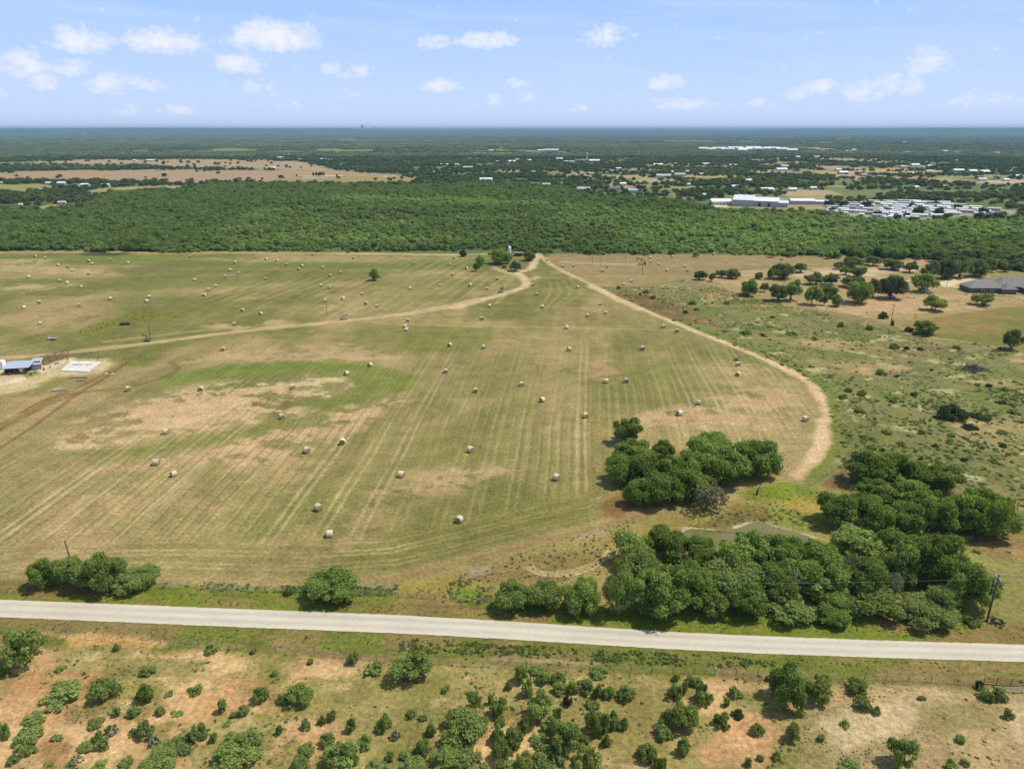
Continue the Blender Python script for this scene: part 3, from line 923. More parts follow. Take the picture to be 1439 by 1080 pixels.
    def nz(scale, detail, lo, hi, sx=1.0):
        mp = N.new('ShaderNodeMapping')
        mp.inputs['Scale'].default_value = (sx, 1, 1)
        L.new(tc.outputs['Object'], mp.inputs[0])
        t = N.new('ShaderNodeTexNoise')
        t.inputs['Scale'].default_value = scale
        t.inputs['Detail'].default_value = detail
        t.inputs['Roughness'].default_value = .7
        L.new(mp.outputs[0], t.inputs['Vector'])
        r = N.new('ShaderNodeMapRange')
        r.inputs['From Min'].default_value = .3
        r.inputs['From Max'].default_value = .7
        r.inputs['To Min'].default_value = lo
        r.inputs['To Max'].default_value = hi
        L.new(t.outputs[0], r.inputs[0])
        return r.outputs[0], t.outputs[0]
    v1, h1 = nz(1.1, 8, .55, 1.45)
    v0, h0 = nz(4.2, 6, .72, 1.28)
    v2, h2 = nz(.16, 6, .80, 1.20)
    v3, h3 = nz(.02, 4, .9, 1.1)
    cur = A.outputs['Color']
    for vv in (v0, v1, v2, v3):
        k = N.new('ShaderNodeMix')
        k.data_type = 'RGBA'
        k.blend_type = 'MULTIPLY'
        k.inputs['Factor'].default_value = 1
        L.new(cur, k.inputs['A'])
        L.new(vv, k.inputs['B'])
        cur = k.outputs['Result']
    L.new(cur, b.inputs['Base Color'])
    bp = N.new('ShaderNodeBump')
    bp.inputs['Strength'].default_value = .5
    bp.inputs['Distance'].default_value = .25
    L.new(h1, bp.inputs['Height'])
    L.new(bp.outputs[0], b.inputs['Normal'])
    o = link('ground', me, mt)
    tag(o, kind='structure')
    return o


paint()

# ---- road, pond
def road():
    Pn, Ps = W(catmull(ROAD_N, 44)), W(catmull(ROAD_S, 44))
    rng = random.Random(4)
    V, Q = [], []
    nn = 9
    for i in range(len(Pn)):
        for k in range(nn):
            t = k / (nn - 1)
            e = 0.0 if 0 < k < nn - 1 else rng.uniform(-.07, .07)
            p = Ps[i] * (1 - t) + Pn[i] * t
            V.append((p[0], p[1] + e, 0.05 + 0.07 * (1 - (2 * t - 1) ** 2)))
    for i in range(len(Pn) - 1):
        for k in range(nn - 1):
            Q.append((i * nn + k, (i + 1) * nn + k, (i + 1) * nn + k + 1, i * nn + k + 1))
    V, Q = np.array(V), np.array(Q)
    me = np_mesh('road', V, [Q], smooth=True)
    uv = me.attributes.new('across', 'FLOAT', 'POINT')
    uv.data.foreach_set('value', np.tile(np.linspace(0, 1, nn), len(Pn)).astype(np.float32))
    mt = bpy.data.materials.new('pale chip-seal')
    mt.use_nodes = True
    N, L = mt.node_tree.nodes, mt.node_tree.links
    b = N['Principled BSDF']
    b.inputs['Roughness'].default_value = .9
    b.inputs['Specular IOR Level'].default_value = .2
    A = N.new('ShaderNodeAttribute')
    A.attribute_name = 'across'
    rp = N.new('ShaderNodeValToRGB')
    cr = rp.color_ramp
    c_e, c_m, c_w = alb(220, 214, 200), alb(211, 205, 192), alb(201, 195, 182)
    cr.elements[0].position, cr.elements[0].color = 0, (*alb(196, 184, 150), 1)
    cr.elements[1].position, cr.elements[1].color = 1, (*alb(190, 176, 140), 1)
    for pos, c in ((.06, c_e), (.2, c_m), (.3, c_w), (.38, c_m), (.5, c_e), (.62, c_m), (.7, c_w), (.8, c_m), (.94, c_e)):
        e = cr.elements.new(pos)
        e.color = (*c, 1)
    L.new(A.outputs['Fac'], rp.inputs[0])
    tc = N.new('ShaderNodeTexCoord')
    cur = rp.outputs[0]
    for sc, lo, hi, sx in ((2.5, .88, 1.12, 1), (.22, .90, 1.08, .3), (.6, .94, 1.04, .06), (9, .92, 1.08, 1)):
        mp = N.new('ShaderNodeMapping')
        mp.inputs['Scale'].default_value = (sx, 1, 1)
        L.new(tc.outputs['Object'], mp.inputs[0])
        t = N.new('ShaderNodeTexNoise')
        t.inputs['Scale'].default_value = sc
        t.inputs['Detail'].default_value = 6
        t.inputs['Roughness'].default_value = .7
        L.new(mp.outputs[0], t.inputs['Vector'])
        r = N.new('ShaderNodeMapRange')
        r.inputs['From Min'].default_value = .3
        r.inputs['From Max'].default_value = .7
        r.inputs['To Min'].default_value = lo
        r.inputs['To Max'].default_value = hi
        L.new(t.outputs[0], r.inputs[0])
        k = N.new('ShaderNodeMix')
        k.data_type = 'RGBA'
        k.blend_type = 'MULTIPLY'
        k.inputs['Factor'].default_value = 1
        L.new(cur, k.inputs['A'])
        L.new(r.outputs[0], k.inputs['B'])
        cur = k.outputs['Result']
    L.new(cur, b.inputs['Base Color'])
    tag(link('road', me, mt), kind='structure')


road()


def pond():
    P = W(catmull(POND + POND[:1], 4))[:-1]
    c = P.mean(0)
    V = np.vstack([np.c_[P, np.full(len(P), -.16)], [[c[0], c[1], -.16]]])
    n = len(P)
    T = np.array([[i, (i + 1) % n, n] for i in range(n)])
    if np.cross(P[1] - P[0], c - P[0]) < 0:
        T = T[:, ::-1]
    mt = material('murky pond water', alb(112, 120, 74), rough=.06, var=.12, scale=.08, spec=.6, second=alb(134, 118, 46))
    tag(link('pond_water', np_mesh('pond_water', V, [T]), mt), kind='structure')


pond()


def hills():
    """low ridges that make the skyline"""
    V, Q = [], []
    rows = [(15000, 0), (17500, .45), (20000, 1.0), (23000, .6), (28000, 0)]
    az = np.radians(np.arange(-62, 62.1, .25))
    prof = fbm(az * 57.3, az * 0, 9, 301, 5)
    prof2 = fbm(az * 57.3, az * 0 + 40, 2.2, 305, 3)
    for r, k in rows:
        for j, a in enumerate(az):
            pxw = math.degrees(a)
            lift = 140 if pxw < -12 else (102 if pxw < 18 else 128)
            h = k * min(140, lift * (.55 + .75 * prof[j]) * .86 + 10 * prof2[j]) - (0 if k else 5)
            V.append((r * math.sin(a), r * math.cos(a), h))
    n = len(az)
    for i in range(len(rows) - 1):
        for j in range(n - 1):
            Q.append((i * n + j, i * n + j + 1, (i + 1) * n + j + 1, (i + 1) * n + j))
    mt = material('distant brush', alb(70, 88, 54), var=.25, scale=.004, second=alb(92, 104, 68))
    tag(link('hills', np_mesh('hills', np.array(V), [np.array(Q)], smooth=True), mt), kind='structure')


hills()

# ------------------------------------------------------------------ plants
def ico(sub):
    bm = bmesh.new()
    bmesh.ops.create_icosphere(bm, subdivisions=sub, radius=1)
    V = np.array([v.co[:] for v in bm.verts])
    Fc = np.array([[v.index for v in f.verts] for f in bm.faces])
    bm.free()
    return V, Fc


ICO1, ICO2 = ico(1), ico(2)


def crown_mesh(name, seed, n, size, nl=12, shape='tree', core=0.62, lobe=(.30, .46), upb=.3, tail=.16):
    """a crown of leaf sprays spread over many uneven lobes; unit radius, height 0..1"""
    rg = np.random.default_rng(seed)
    L_ = []
    tries = 0
    while len(L_) < nl and tries < 4000:
        tries += 1
        p = rg.uniform(-1, 1, 3)
        if p @ p > 1:
            continue
        r = rg.uniform(*lobe)
        if shape == 'tree':
            c = np.array([p[0] * (1 - r * .7), p[1] * (1 - r * .7), .50 + p[2] * (.5 - r * .4)])
            c[2] = min(max(c[2], .24), 1 - r * .5)
        elif shape == 'umbrella':
            q = math.hypot(p[0], p[1])
            c = np.array([p[0] * (1 - r) * 1.1, p[1] * (1 - r) * 1.1, .64 - .26 * q * q + p[2] * .24])
        else:   # shrub: low dome, ragged top
            q = math.hypot(p[0], p[1])
            c = np.array([p[0] * (1 - r * .6), p[1] * (1 - r * .6), .16 + abs(p[2]) * .66 * (1 - q * .35)])
        if all(np.linalg.norm((c - o[0]) * (1, 1, 1.4)) > .20 for o in L_) or tries > 1500:
            L_.append((c, r))
    zs = .8 if shape == 'shrub' else .62     # lobes are squashed: z radius = r * zs (crown's z unit is its full height)
    cs = np.array([c for c, r in L_])
    rs = np.array([r for c, r in L_])
    w = rs ** 2
    k = rg.choice(len(L_), n * 2, p=w / w.sum())
    d = rg.normal(size=(n * 2, 3))
    d /= np.linalg.norm(d, axis=1)[:, None]
    d[:, 2] = np.where((d[:, 2] < -.35) & (rg.random(n * 2) < .6), -d[:, 2], d[:, 2])
    rad = rs[k] * (rg.uniform(.72, 1.16, n * 2) + (rg.random(n * 2) < .3) * rg.exponential(tail, n * 2))
    P = cs[k] + d * rad[:, None] * np.array([1, 1, zs])
    ok = P[:, 2] > (.02 if shape != 'umbrella' else .2)
    for c, r in L_:
        q = (P - c) / np.array([1, 1, zs])
        ok &= (np.linalg.norm(q, axis=1) > r * .68)
    idx = np.nonzero(ok)[0][:n]
    P, d, k = P[idx], d[idx], k[idx]
    m = len(P)
    nrm = d * .7 + rg.normal(size=(m, 3)) * .6 + np.array([0, 0, upb])
    nrm /= np.linalg.norm(nrm, axis=1)[:, None]
    t = np.cross(nrm, rg.normal(size=(m, 3)))
    t /= np.linalg.norm(t, axis=1)[:, None]
    b = np.cross(nrm, t)
    s = size * rg.uniform(.55, 1.35, m)[:, None]
    asp = rg.uniform(.45, .9, m)[:, None]
    sc = np.array([1, 1, zs * 1.25])
    bend = nrm * s * rg.uniform(-.35, .35, (m, 1))
    c4 = [P + (t * s) * sc, P + (b * s * asp + bend) * sc, P - (t * s * rg.uniform(.7, 1.1, (m, 1))) * sc, P - (b * s * asp - bend) * sc]
    V = np.stack(c4, 1).reshape(-1, 3)
    Q = np.arange(m * 4).reshape(-1, 4)
    lobe_v = rg.uniform(0, 1, len(L_))
    la = np.clip(.55 * rg.random(m) + .45 * lobe_v[k], 0, 1)
    faces, attr = [Q], [la]
    if core:
        off = len(V)
        cv, cf = ICO1
        vv, ff = [], []
        for i, (c, r) in enumerate(L_):
            vv.append(c + cv * r * core * np.array([1, 1, zs]) * rg.uniform(.85, 1.1, (len(cv), 1)))
            ff.append(cf + off + i * len(cv))
        V = np.vstack([V] + vv)
        faces.append(np.vstack(ff))
        attr.append(np.full(sum(len(f) for f in ff), .3))
    V[:, 2] = np.clip(V[:, 2], 0.0, 1.3)
    return np_mesh(name, V, faces, fattr=np.concatenate(attr)), cs


def trunk_mesh(name, seed, lobes, r0=.07, base=.30, stems=1):
    rg = random.Random(seed)
    mb = MB()
    for s_ in range(stems):
        ox, oy = (rg.uniform(-.12, .12), rg.uniform(-.12, .12)) if stems > 1 else (0, 0)
        fk = Vector((ox * 2 + rg.uniform(-.06, .06), oy * 2 + rg.uniform(-.06, .06), base))
        mb.tube([(ox, oy, -.03), (ox * 1.3, oy * 1.3, base * .5), fk], [r0 * 1.25, r0, r0 * .85], 7)
        pick = [c for i, c in enumerate(lobes) if i % stems == s_]
        for c in pick:
            c = Vector(c)
            mid = fk.lerp(c, .5) + Vector((rg.uniform(-.05, .05), rg.uniform(-.05, .05), .03))
            mb.tube([fk, mid, c], [r0 * .62, r0 * .4, r0 * .14], 5, cap=False)
    return mb.mesh(name, True)


G = lambda *c: tuple(lin(c) * .92)
M_BARK = material('grey-brown bark', (.13, .105, .08), var=.3, scale=6)
M_TREE = leaf_material('dense tree leaves', (0.17, 0.235, 0.052), (0.245, 0.318, 0.082), .36, warm=(0.175, 0.208, 0.054))
M_OAK = leaf_material('dark grey-green leaves', (0.16, 0.19, 0.086), (0.205, 0.228, 0.11), .3, warm=(0.158, 0.184, 0.061))
M_MESQ = leaf_material('feathery bright leaves', (0.23, 0.29, 0.075), (0.28, 0.34, 0.105), .3, warm=(0.245, 0.272, 0.061))
M_SHRUB = leaf_material('shrub leaves', (0.235, 0.295, 0.088), (0.285, 0.345, 0.115), .32, warm=(0.228, 0.240, 0.068))
M_YELL = leaf_material('yellow-green leaves', (0.195, 0.247, 0.042), (0.156, 0.221, 0.048), .3)
M_GREY = leaf_material('grey bare twigs and leaves', (0.26, 0.26, 0.19), (0.2, 0.22, 0.14), .35)
M_PEAR = leaf_material('grey-green cactus pads', (.26, .31, .20), (.32, .36, .24), .3)
M_DARKB = leaf_material('dark brush leaves', (0.075, 0.1, 0.045), (0.095, 0.125, 0.055), .3)

PROTO = {}


def proto(kind, n, cnt, size, nl, shape, stems=1, base=.3, r0=.07, core=.62, lobe=(.30, .46), seed0=0):
    PROTO[kind] = []
    for i in range(n):
        cm, lob = crown_mesh('crown', seed0 + i * 13 + 7, cnt, size, nl, shape, core, lobe)
        tm = trunk_mesh('trunk', seed0 + i, lob, r0, base, stems)
        tm.materials.append(M_BARK)
        PROTO[kind].append((cm, tm))


proto('tree', 7, 8500, .046, 28, 'tree', stems=2, base=.22, r0=.05, lobe=(.13, .34), seed0=100)
proto('umbrella', 6, 2800, .064, 20, 'umbrella', stems=2, base=.22, r0=.05, lobe=(.12, .34), seed0=200, core=.5)
proto('shrub', 8, 1700, .085, 18, 'shrub', stems=3, base=.12, r0=.035, lobe=(.10, .34), seed0=300, core=.35)
proto('feather', 6, 3000, .064, 22, 'tree', stems=3, base=.15, r0=.035, lobe=(.12, .34), seed0=400, core=.4)
proto('sparse', 3, 900, .07, 9, 'tree', stems=3, base=.2, r0=.04, core=0, seed0=500)
proto('weed', 4, 300, .20, 6, 'shrub', stems=2, base=.1, r0=.03, core=0, seed0=600)


def pad_mesh(seed):
    """prickly pear: a heap of flat oval pads"""
    rg = np.random.default_rng(seed)
    V, Fq, off = [], [], 0
    cv, cf = ICO1
    at_ = []
    for i in range(46):
        a, q = rg.uniform(0, 6.28), math.sqrt(rg.random()) * .8
        p = np.array([math.cos(a) * q, math.sin(a) * q, .12 + rg.random() * .75 * (1 - q * .7)])
        s = np.array([.20, .05, .17]) * rg.uniform(.7, 1.2)
        rot = np.array(Matrix.Rotation(rg.uniform(0, 6.28), 3, 'Z') @ Matrix.Rotation(rg.uniform(-.8, .8), 3, 'X'))
        V.append(p + (cv * s) @ rot.T)
        Fq.append(cf + off)
        off += len(cv)
        at_ += [rg.random()] * len(cf)
    V = np.vstack(V)
    V[:, 2] = np.maximum(V[:, 2], 0)
    return np_mesh('pads', V, [np.vstack(Fq)], fattr=at_, smooth=True)


PROTO['pear'] = [(pad_mesh(3), None), (pad_mesh(4), None), (pad_mesh(5), None)]
for k_, mt_ in (('tree', M_TREE), ('umbrella', M_OAK), ('shrub', M_SHRUB), ('feather', M_MESQ), ('sparse', M_GREY), ('weed', M_SHRUB), ('pear', M_PEAR)):
    for cm, tm in PROTO[k_]:
        cm.materials.append(mt_)

REG = []          # things that get their label at the end
RNG = random.Random(20)
CNT = {}


def box_to_world(x0, y0, x1, y1, shape='tree'):
    """where a plant stands, how wide and how tall it is, from the box it fills in the photo"""
    y1 -= (y1 - y0) * .06
    cx, cy = (x0 + x1) / 2, (y0 + y1) / 2
    h = 2.0
    for _ in range(12):
        p = at(cx, cy, h * .5)
        dp = (p - Vector((0, 0, H))).dot(FWD)
        mpp = dp / F
        rad = max(.15, (x1 - x0) / 2 * mpp)
        dd = math.atan2(H - h / 2, math.hypot(p.x, p.y))
        a = (y1 - y0) / 2 * mpp
        z2 = (a * a - (rad * math.sin(dd)) ** 2) / math.cos(dd) ** 2
        rv = math.sqrt(max(z2, (.36 * rad) ** 2))
        h = .5 * h + .5 * (2 * rv)
    return p, rad, h


def plant(kind, name, cat, group, bx, look=None, mat=None, label=None, hk=1.0, dk=1.0, noun=None, rk=1.0):
    p, rad, h = box_to_world(*bx)
    rad *= (.97 if name in ('shrub', 'weed_clump', 'prickly_pear') else 1.08) * rk
    h *= hk * (.88 if name == 'shrub' else 1.0)
    i = CNT.get(kind, RNG.randrange(9))
    CNT[kind] = i + 1
    cm, tm = PROTO[kind][i % len(PROTO[kind])]
    if mat is not None:
        key = (kind, i % len(PROTO[kind]), mat.name)
        if key not in MATV:
            c2 = cm.copy()
            c2.materials.clear()
            c2.materials.append(mat)
            MATV[key] = c2
        cm = MATV[key]
    e = empty(name, (p.x, p.y, -.02), RNG.uniform(0, 6.28), label, cat, group)
    e.scale = (rad, rad * dk, h)
    small = name in ('shrub', 'weed_clump', 'prickly_pear')
    link('foliage' if small else 'crown', cm, None, e)
    if tm is not None:
        link('stem' if small else 'trunk', tm, None, e)
    if not label:
        REG.append(dict(o=e, group=group, look=look, noun=noun or cat, px=(bx[0] + bx[2]) / 2, py=(bx[1] + bx[3]) / 2, w=bx[2] - bx[0]))
    return e


MATV = {}

# groves: boxes in photo pixels
FIELD_GROVE = [(862, 585, 903, 625), (862, 617, 918, 656), (918, 618, 948, 645), (968, 606, 1030, 648), (1030, 617, 1097, 674), (850, 640, 897, 682), (886, 633, 950, 690), (930, 634, 985, 690), (975, 622, 1054, 684), (898, 662, 962, 715), (878, 672, 920, 712), (950, 655, 1000, 705)]
for b in FIELD_GROVE:
    plant('tree', 'grove_tree', 'tree', 'trees of the field grove', b)
plant('sparse', 'grove_tree', 'tree', 'trees of the field grove', (964, 668, 1022, 718), label='sparse grey half-bare tree at the near right corner of the field grove')
POND_GROVE = [(1190, 632, 1252, 682), (1240, 634, 1300, 680), (1290, 648, 1354, 690), (1206, 673, 1255, 710), (1152, 690, 1212, 743), (1200, 697, 1256, 748), (1248, 703, 1302, 750), (1251, 672, 1305, 710), (1279, 685, 1328, 730), (1296, 694, 1356, 755), (1340, 680, 1415, 752), (1360, 706, 1428, 756)]
for b in POND_GROVE:
    plant('tree', 'grove_tree', 'tree', 'trees of the grove right of the pond', b)
ROAD_GROVE = [(858, 745, 920, 800), (908, 738, 966, 790), (866, 772, 932, 832), (853, 802, 892, 866), (886, 800, 962, 872), (958, 753, 1006, 802), (1008, 751, 1068, 800), (988, 785, 1085, 856), (1054, 755, 1118, 812), (1166, 738, 1242, 790), (1104, 763, 1192, 832), (1238, 742, 1292, 795),
              (1241, 763, 1295, 828), (1284, 750, 1355, 832), (1331, 790, 1395, 858), (1074, 830, 1148, 882), (1144, 834, 1208, 884), (1264, 838, 1338, 886), (1198, 822, 1266, 872), (1018, 812, 1076, 866), (930, 790, 1000, 860), (988, 832, 1022, 869), (1304, 820, 1345, 862), (1184, 780, 1248, 842), (1130, 800, 1200, 850), (1060, 795, 1120, 850), (962, 752, 1012, 800), (1026, 747, 1082, 800), (1078, 752, 1132, 806), (1118, 756, 1172, 812), (1000, 762, 1050, 820)]
for i, b in enumerate(ROAD_GROVE):
    b = (b[0], b[1], b[2], min(b[3], 874 + (b[0] - 900) * .02))
    plant('tree' if i % 3 else 'feather', 'grove_tree', 'tree', 'trees of the long grove beside the road', b, rk=1.06, mat=M_SHRUB if i % 5 == 2 else None)
for k_, b in enumerate([(1092, 792, 1130, 842), (1182, 778, 1216, 830), (1008, 772, 1042, 815), (1240, 800, 1268, 846)]):
    plant('sparse', 'grove_tree', 'tree', 'half-bare trees of the long roadside grove', b, label='sparse grey half-bare tree in the long roadside grove, ' + ('second from left', 'third from left', 'leftmost', 'rightmost')[k_] + ' of four')
for b in [(695, 814, 745, 860), (738, 815, 792, 860), (788, 808, 844, 864)]:
    plant('tree', 'hedge_tree', 'bushy tree', 'bushy trees in the short hedge by the road', b, mat=M_MESQ)
for b in [(40, 784, 84, 828), (74, 779, 135, 830), (117, 776, 172, 835), (160, 792, 222, 832)]:
    plant('tree', 'hedge_tree', 'bushy tree', 'bushy trees in the left roadside hedge', b, mat=M_MESQ if b[0] > 70 else None)
plant('tree', 'round_bush', 'bush', 'single bushes along the field', (433, 795, 507, 849), label='large round green bush standing alone on the far verge of the road')
plant('shrub', 'shrub', 'shrub', 'single bushes along the field', (400, 814, 416, 836), label='small dark shrub just left of the large round roadside bush')
plant('feather', 'round_bush', 'bush', 'single bushes along the field', (517, 377, 535, 395), label='lone dark green bush out in the upper hay field')
SILO = [((687, 349, 719, 372), 'tree', 'broad bright green tree at the foot of the white silo', M_MESQ), ((715, 365, 734, 382), 'umbrella', 'small dark tree with a bare trunk in front of the white silo', None), ((735, 352, 753, 367), 'tree', 'round dark bush between the open shed and the bare track', None),
        ((668, 359, 681, 375), 'tree', 'taller of the two small field trees left of the silo', None), ((663, 368, 674, 382), 'umbrella', 'shorter of the two small field trees left of the silo', None), ((645, 350, 656, 361), 'shrub', 'small dark bush on the bare strip left of the silo trees', M_DARKB)]
for b, k, l, mt_ in SILO:
    plant(k, 'field_tree', 'tree', 'trees round the silo', b, label=l, mat=mt_)

ORCH = [(1039, 391, 1068, 416), (1068, 396, 1080, 411), (1081, 398, 1108, 424), (1100, 390, 1126, 424), (1085, 368, 1115, 393), (1116, 368, 1138, 384), (1078, 377, 1088, 393), (1131, 381, 1162, 401), (1158, 384, 1179, 401), (1130, 398, 1156, 430), (1150, 399, 1178, 420), (1152, 413, 1164, 430), (1168, 414, 1184, 431),
        (1172, 367, 1187, 379), (1185, 360, 1212, 377), (1181, 373, 1198, 387), (1197, 374, 1219, 390), (1184, 386, 1219, 405), (1193, 393, 1226, 428), (1214, 389, 1241, 419), (1238, 386, 1274, 422), (1283, 380, 1319, 412), (1239, 363, 1268, 380), (1297, 366, 1322, 394), (1316, 362, 1346, 393), (1336, 363, 1366, 392), (1360, 365, 1390, 390), (1389, 370, 1401, 383), (1407, 369, 1421, 383), (1310, 350, 1340, 370), (1350, 348, 1384, 372), (1385, 350, 1425, 374), (1420, 352, 1460, 378), (1216, 358, 1240, 374),
        (976, 380, 994, 394), (1004, 378, 1022, 391), (1020, 377, 1040, 392), (996, 383, 1006, 396), (1060, 382, 1072, 392), (1270, 366, 1290, 384)]
for i, b in enumerate(ORCH):
    plant('umbrella' if i % 2 else 'tree', 'dooryard_tree', 'tree', 'trees on the bare yard and round the farmhouse', b, mat=M_SHRUB if i % 3 == 0 and i < 22 else M_OAK)
for b, k, l, mt_ in [((1295, 414, 1329, 438), 'umbrella', 'flat-topped green tree on two trunks where bare yard meets lawn', M_SHRUB), ((1367, 410, 1401, 430), 'umbrella', 'wide flat-topped green tree on the lawn below the grey farmhouse', M_SHRUB), ((1284, 450, 1317, 471), 'tree', 'low round dark bush on the lawn beside the field fence', None),
                    ((1409, 458, 1438, 493), 'umbrella', 'upright dark tree on a bare trunk at the right edge of the lawn', None), ((1272, 458, 1284, 466), 'shrub', 'small dark shrub left of the low round lawn bush', M_DARKB), ((1235, 436, 1249, 448), 'shrub', 'dark round shrub left of the yard pole', M_DARKB), ((1252, 449, 1257, 458), 'shrub', 'tiny dark shrub at the foot of the yard pole', M_DARKB)]:
    plant(k, 'lawn_tree', 'tree', 'trees and bushes on the lawn', b, label=l, mat=mt_)

# foreground shrubs (photo boxes), kind by letter: s shrub, f feathery, t tree, p prickly pear, y yellow-green, d dark, w weed
FG = '''f 3 876 62 940;s -8 935 10 950;s 77 931 92 943;s 63 953 118 991;s 125 947 166 985;y 188 954 216 988;s 195 929 219 949;w 158 902 169 914;s 286 901 306 919;s 28 996 64 1021;s 15 1019 58 1051;s 28 1041 51 1061;s -8 1006 11 1041;s 122 1004 148 1022;p 145 1013 166 1033;s 107 1038 134 1058;s 127 1022 144 1044;w 135 1035 159 1055;p 91 1057 119 1079;s 125 1067 153 1086;w 157 992 173 1007;s 175 987 198 1008;s 215 988 233 1005;w 240 994 258 1006;s 190 1007 219 1038;p 208 1028 227 1049;s 259 1009 291 1044;s 227 1036 268 1064;f 197 1054 244 1086;f 295 1025 369 1080;s 352 959 379 987;s 388 967 408 988;f 402 959 441 993;s 332 984 351 1005;s 292 1026 306 1043;s 387 1014 399 1031;s 423 1006 438 1024;y 445 1002 459 1017;s 458 992 473 1011;s 447 1024 471 1048;s 418 1043 446 1058;s 455 1035 504 1082;f 405 1059 434 1086;w 263 961 286 975;w 303 983 320 1003;
s 485 911 506 934;w 513 925 544 948;f 547 912 608 962;w 620 960 633 973;f 653 966 678 999;f 620 995 682 1048;s 420 1070 440 1086;s 485 1003 501 1029;s 527 996 553 1028;s 570 993 585 1008;s 597 1011 614 1034;s 582 1032 608 1061;p 547 1020 564 1039;s 499 1027 524 1052;s 476 1032 504 1075;s 540 1050 556 1068;w 560 1050 584 1068;f 603 1049 645 1085;s 643 1049 686 1085;f 687 977 716 1008;w 683 975 694 989;s 708 954 720 969;f 721 931 744 961;s 742 931 764 949;w 732 952 753 977;s 752 939 775 962;s 772 940 797 962;f 737 971 779 1015;s 729 1001 748 1028;s 774 953 800 976;s 795 952 812 975;s 807 949 837 977;s 832 956 850 981;s 846 957 867 981;s 866 956 896 986;s 828 931 858 954;d 791 971 806 991;w 823 977 843 996;s 687 1014 712 1045;s 706 1012 738 1055;f 772 1008 819 1060;f 820 991 848 1034;s 838 994 859 1034;s 852 992 875 1024;s 869 1002 884 1024;w 845 1029 861 1048;s 742 1027 774 1052;s 749 1044 795 1083;f 719 1052 751 1083;s 806 1042 845 1083;w 690 1062 714 1083;w 777 992 794 1011;s 893 1036 928 1072;s 916 1009 948 1038;s 926 989 950 1024;f 940 985 982 1028;s 937 952 961 983;y 919 1056 941 1083;s 944 943 957 958;w 696 1002 712 1018;
s 964 942 988 964;s 975 951 1004 990;s 955 953 968 975;t 1078 931 1135 994;f 1129 946 1174 989;s 1189 944 1224 975;s 1197 971 1226 997;y 1002 994 1029 1022;d 1027 992 1046 1009;s 950 1030 972 1060;w 1024 963 1044 981;w 1015 980 1028 994;s 1054 1012 1076 1034;f 1102 1011 1128 1042;w 1119 992 1133 1006;f 1249 1032 1289 1082;s 1178 1066 1215 1088;s 1394 959 1419 985;w 1376 961 1398 984;d 1371 951 1384 968;s 1411 991 1426 1010;w 1226 991 1238 1004;w 1146 1030 1160 1042;w 1325 1064 1348 1084;s 1348 1062 1364 1076;w 1076 946 1088 958;w 1085 1054 1098 1068;w 1046 1064 1060 1078;w 1060 1058 1074 1070;s 1353 862 1379 880;p 1387 862 1414 880;
s 700 1064 730 1086;s 660 1000 690 1030;s 760 1000 790 1030;f 690 1035 720 1068;s 800 1020 830 1048;s 560 1062 600 1084;w 588 1000 600 1012;s 640 1040 668 1066;s 510 1062 545 1086;s 460 1072 480 1086;w 350 1044 370 1058;w 320 1000 332 1010;s 165 1060 190 1078;w 60 1068 80 1082;w 70 1030 88 1042;w 180 1022 192 1034;w 10 1058 30 1074;w 232 968 246 978;w 312 1010 326 1020;w 380 940 392 950;w 430 925 442 935;w 350 910 362 920;w 1290 975 1302 985;w 1180 1010 1195 1022;w 1340 1030 1358 1044'''
LOOKS = {'s': 'green', 'f': 'feathery', 't': 'dense', 'p': 'grey', 'y': 'yellow-green', 'd': 'dark', 'w': 'low weedy'}
SPECIAL = {(547, 912): 'big round bright green bush alone on open ground below the road', (3, 876): 'tall feathery green tree at the left edge below the road', (1078, 931): 'dense leafy tree casting a shadow, left of a twin paler one', (1129, 946): 'paler feathery bush touching the dense leafy tree below the road',
           (295, 1025): 'widest feathery bush among the lower left shrubs', (1249, 1032): 'feathery upright bush alone on the pale ground at lower right', (620, 995): 'large feathery bush at the left end of the middle thicket', (1353, 862): 'dark shrub at the left foot of the roadside power pole', (1387, 862): 'grey prickly pear at the right foot of the roadside power pole',
           (145, 1013): 'grey prickly pear standing clear on the bare red soil', (91, 1057): 'grey prickly pear at the bottom edge of the red soil'}
for ln in FG.replace('\n', '').split(';'):
    if not ln.strip():
        continue
    k_, *b = ln.split()
    b = tuple(int(q) for q in b)
    kind = {'s': 'shrub', 'f': 'feather', 't': 'tree', 'p': 'pear', 'y': 'shrub', 'd': 'shrub', 'w': 'weed'}[k_]
    mt_ = {'y': M_YELL, 'd': M_DARKB}.get(k_)
    big = (b[2] - b[0]) > 38
    name, cat = ('prickly_pear', 'prickly pear') if k_ == 'p' else ('weed_clump', 'weeds') if k_ == 'w' else ('bushy_tree', 'bush') if big else ('shrub', 'shrub')
    plant(kind, name, cat, 'shrubs on the ground below the road', b, look=LOOKS[k_] if k_ != 's' else ('leafy' if big else 'small' if b[2] - b[0] < 20 else 'green'), mat=mt_, label=SPECIAL.get(b[:2]), noun='plant')

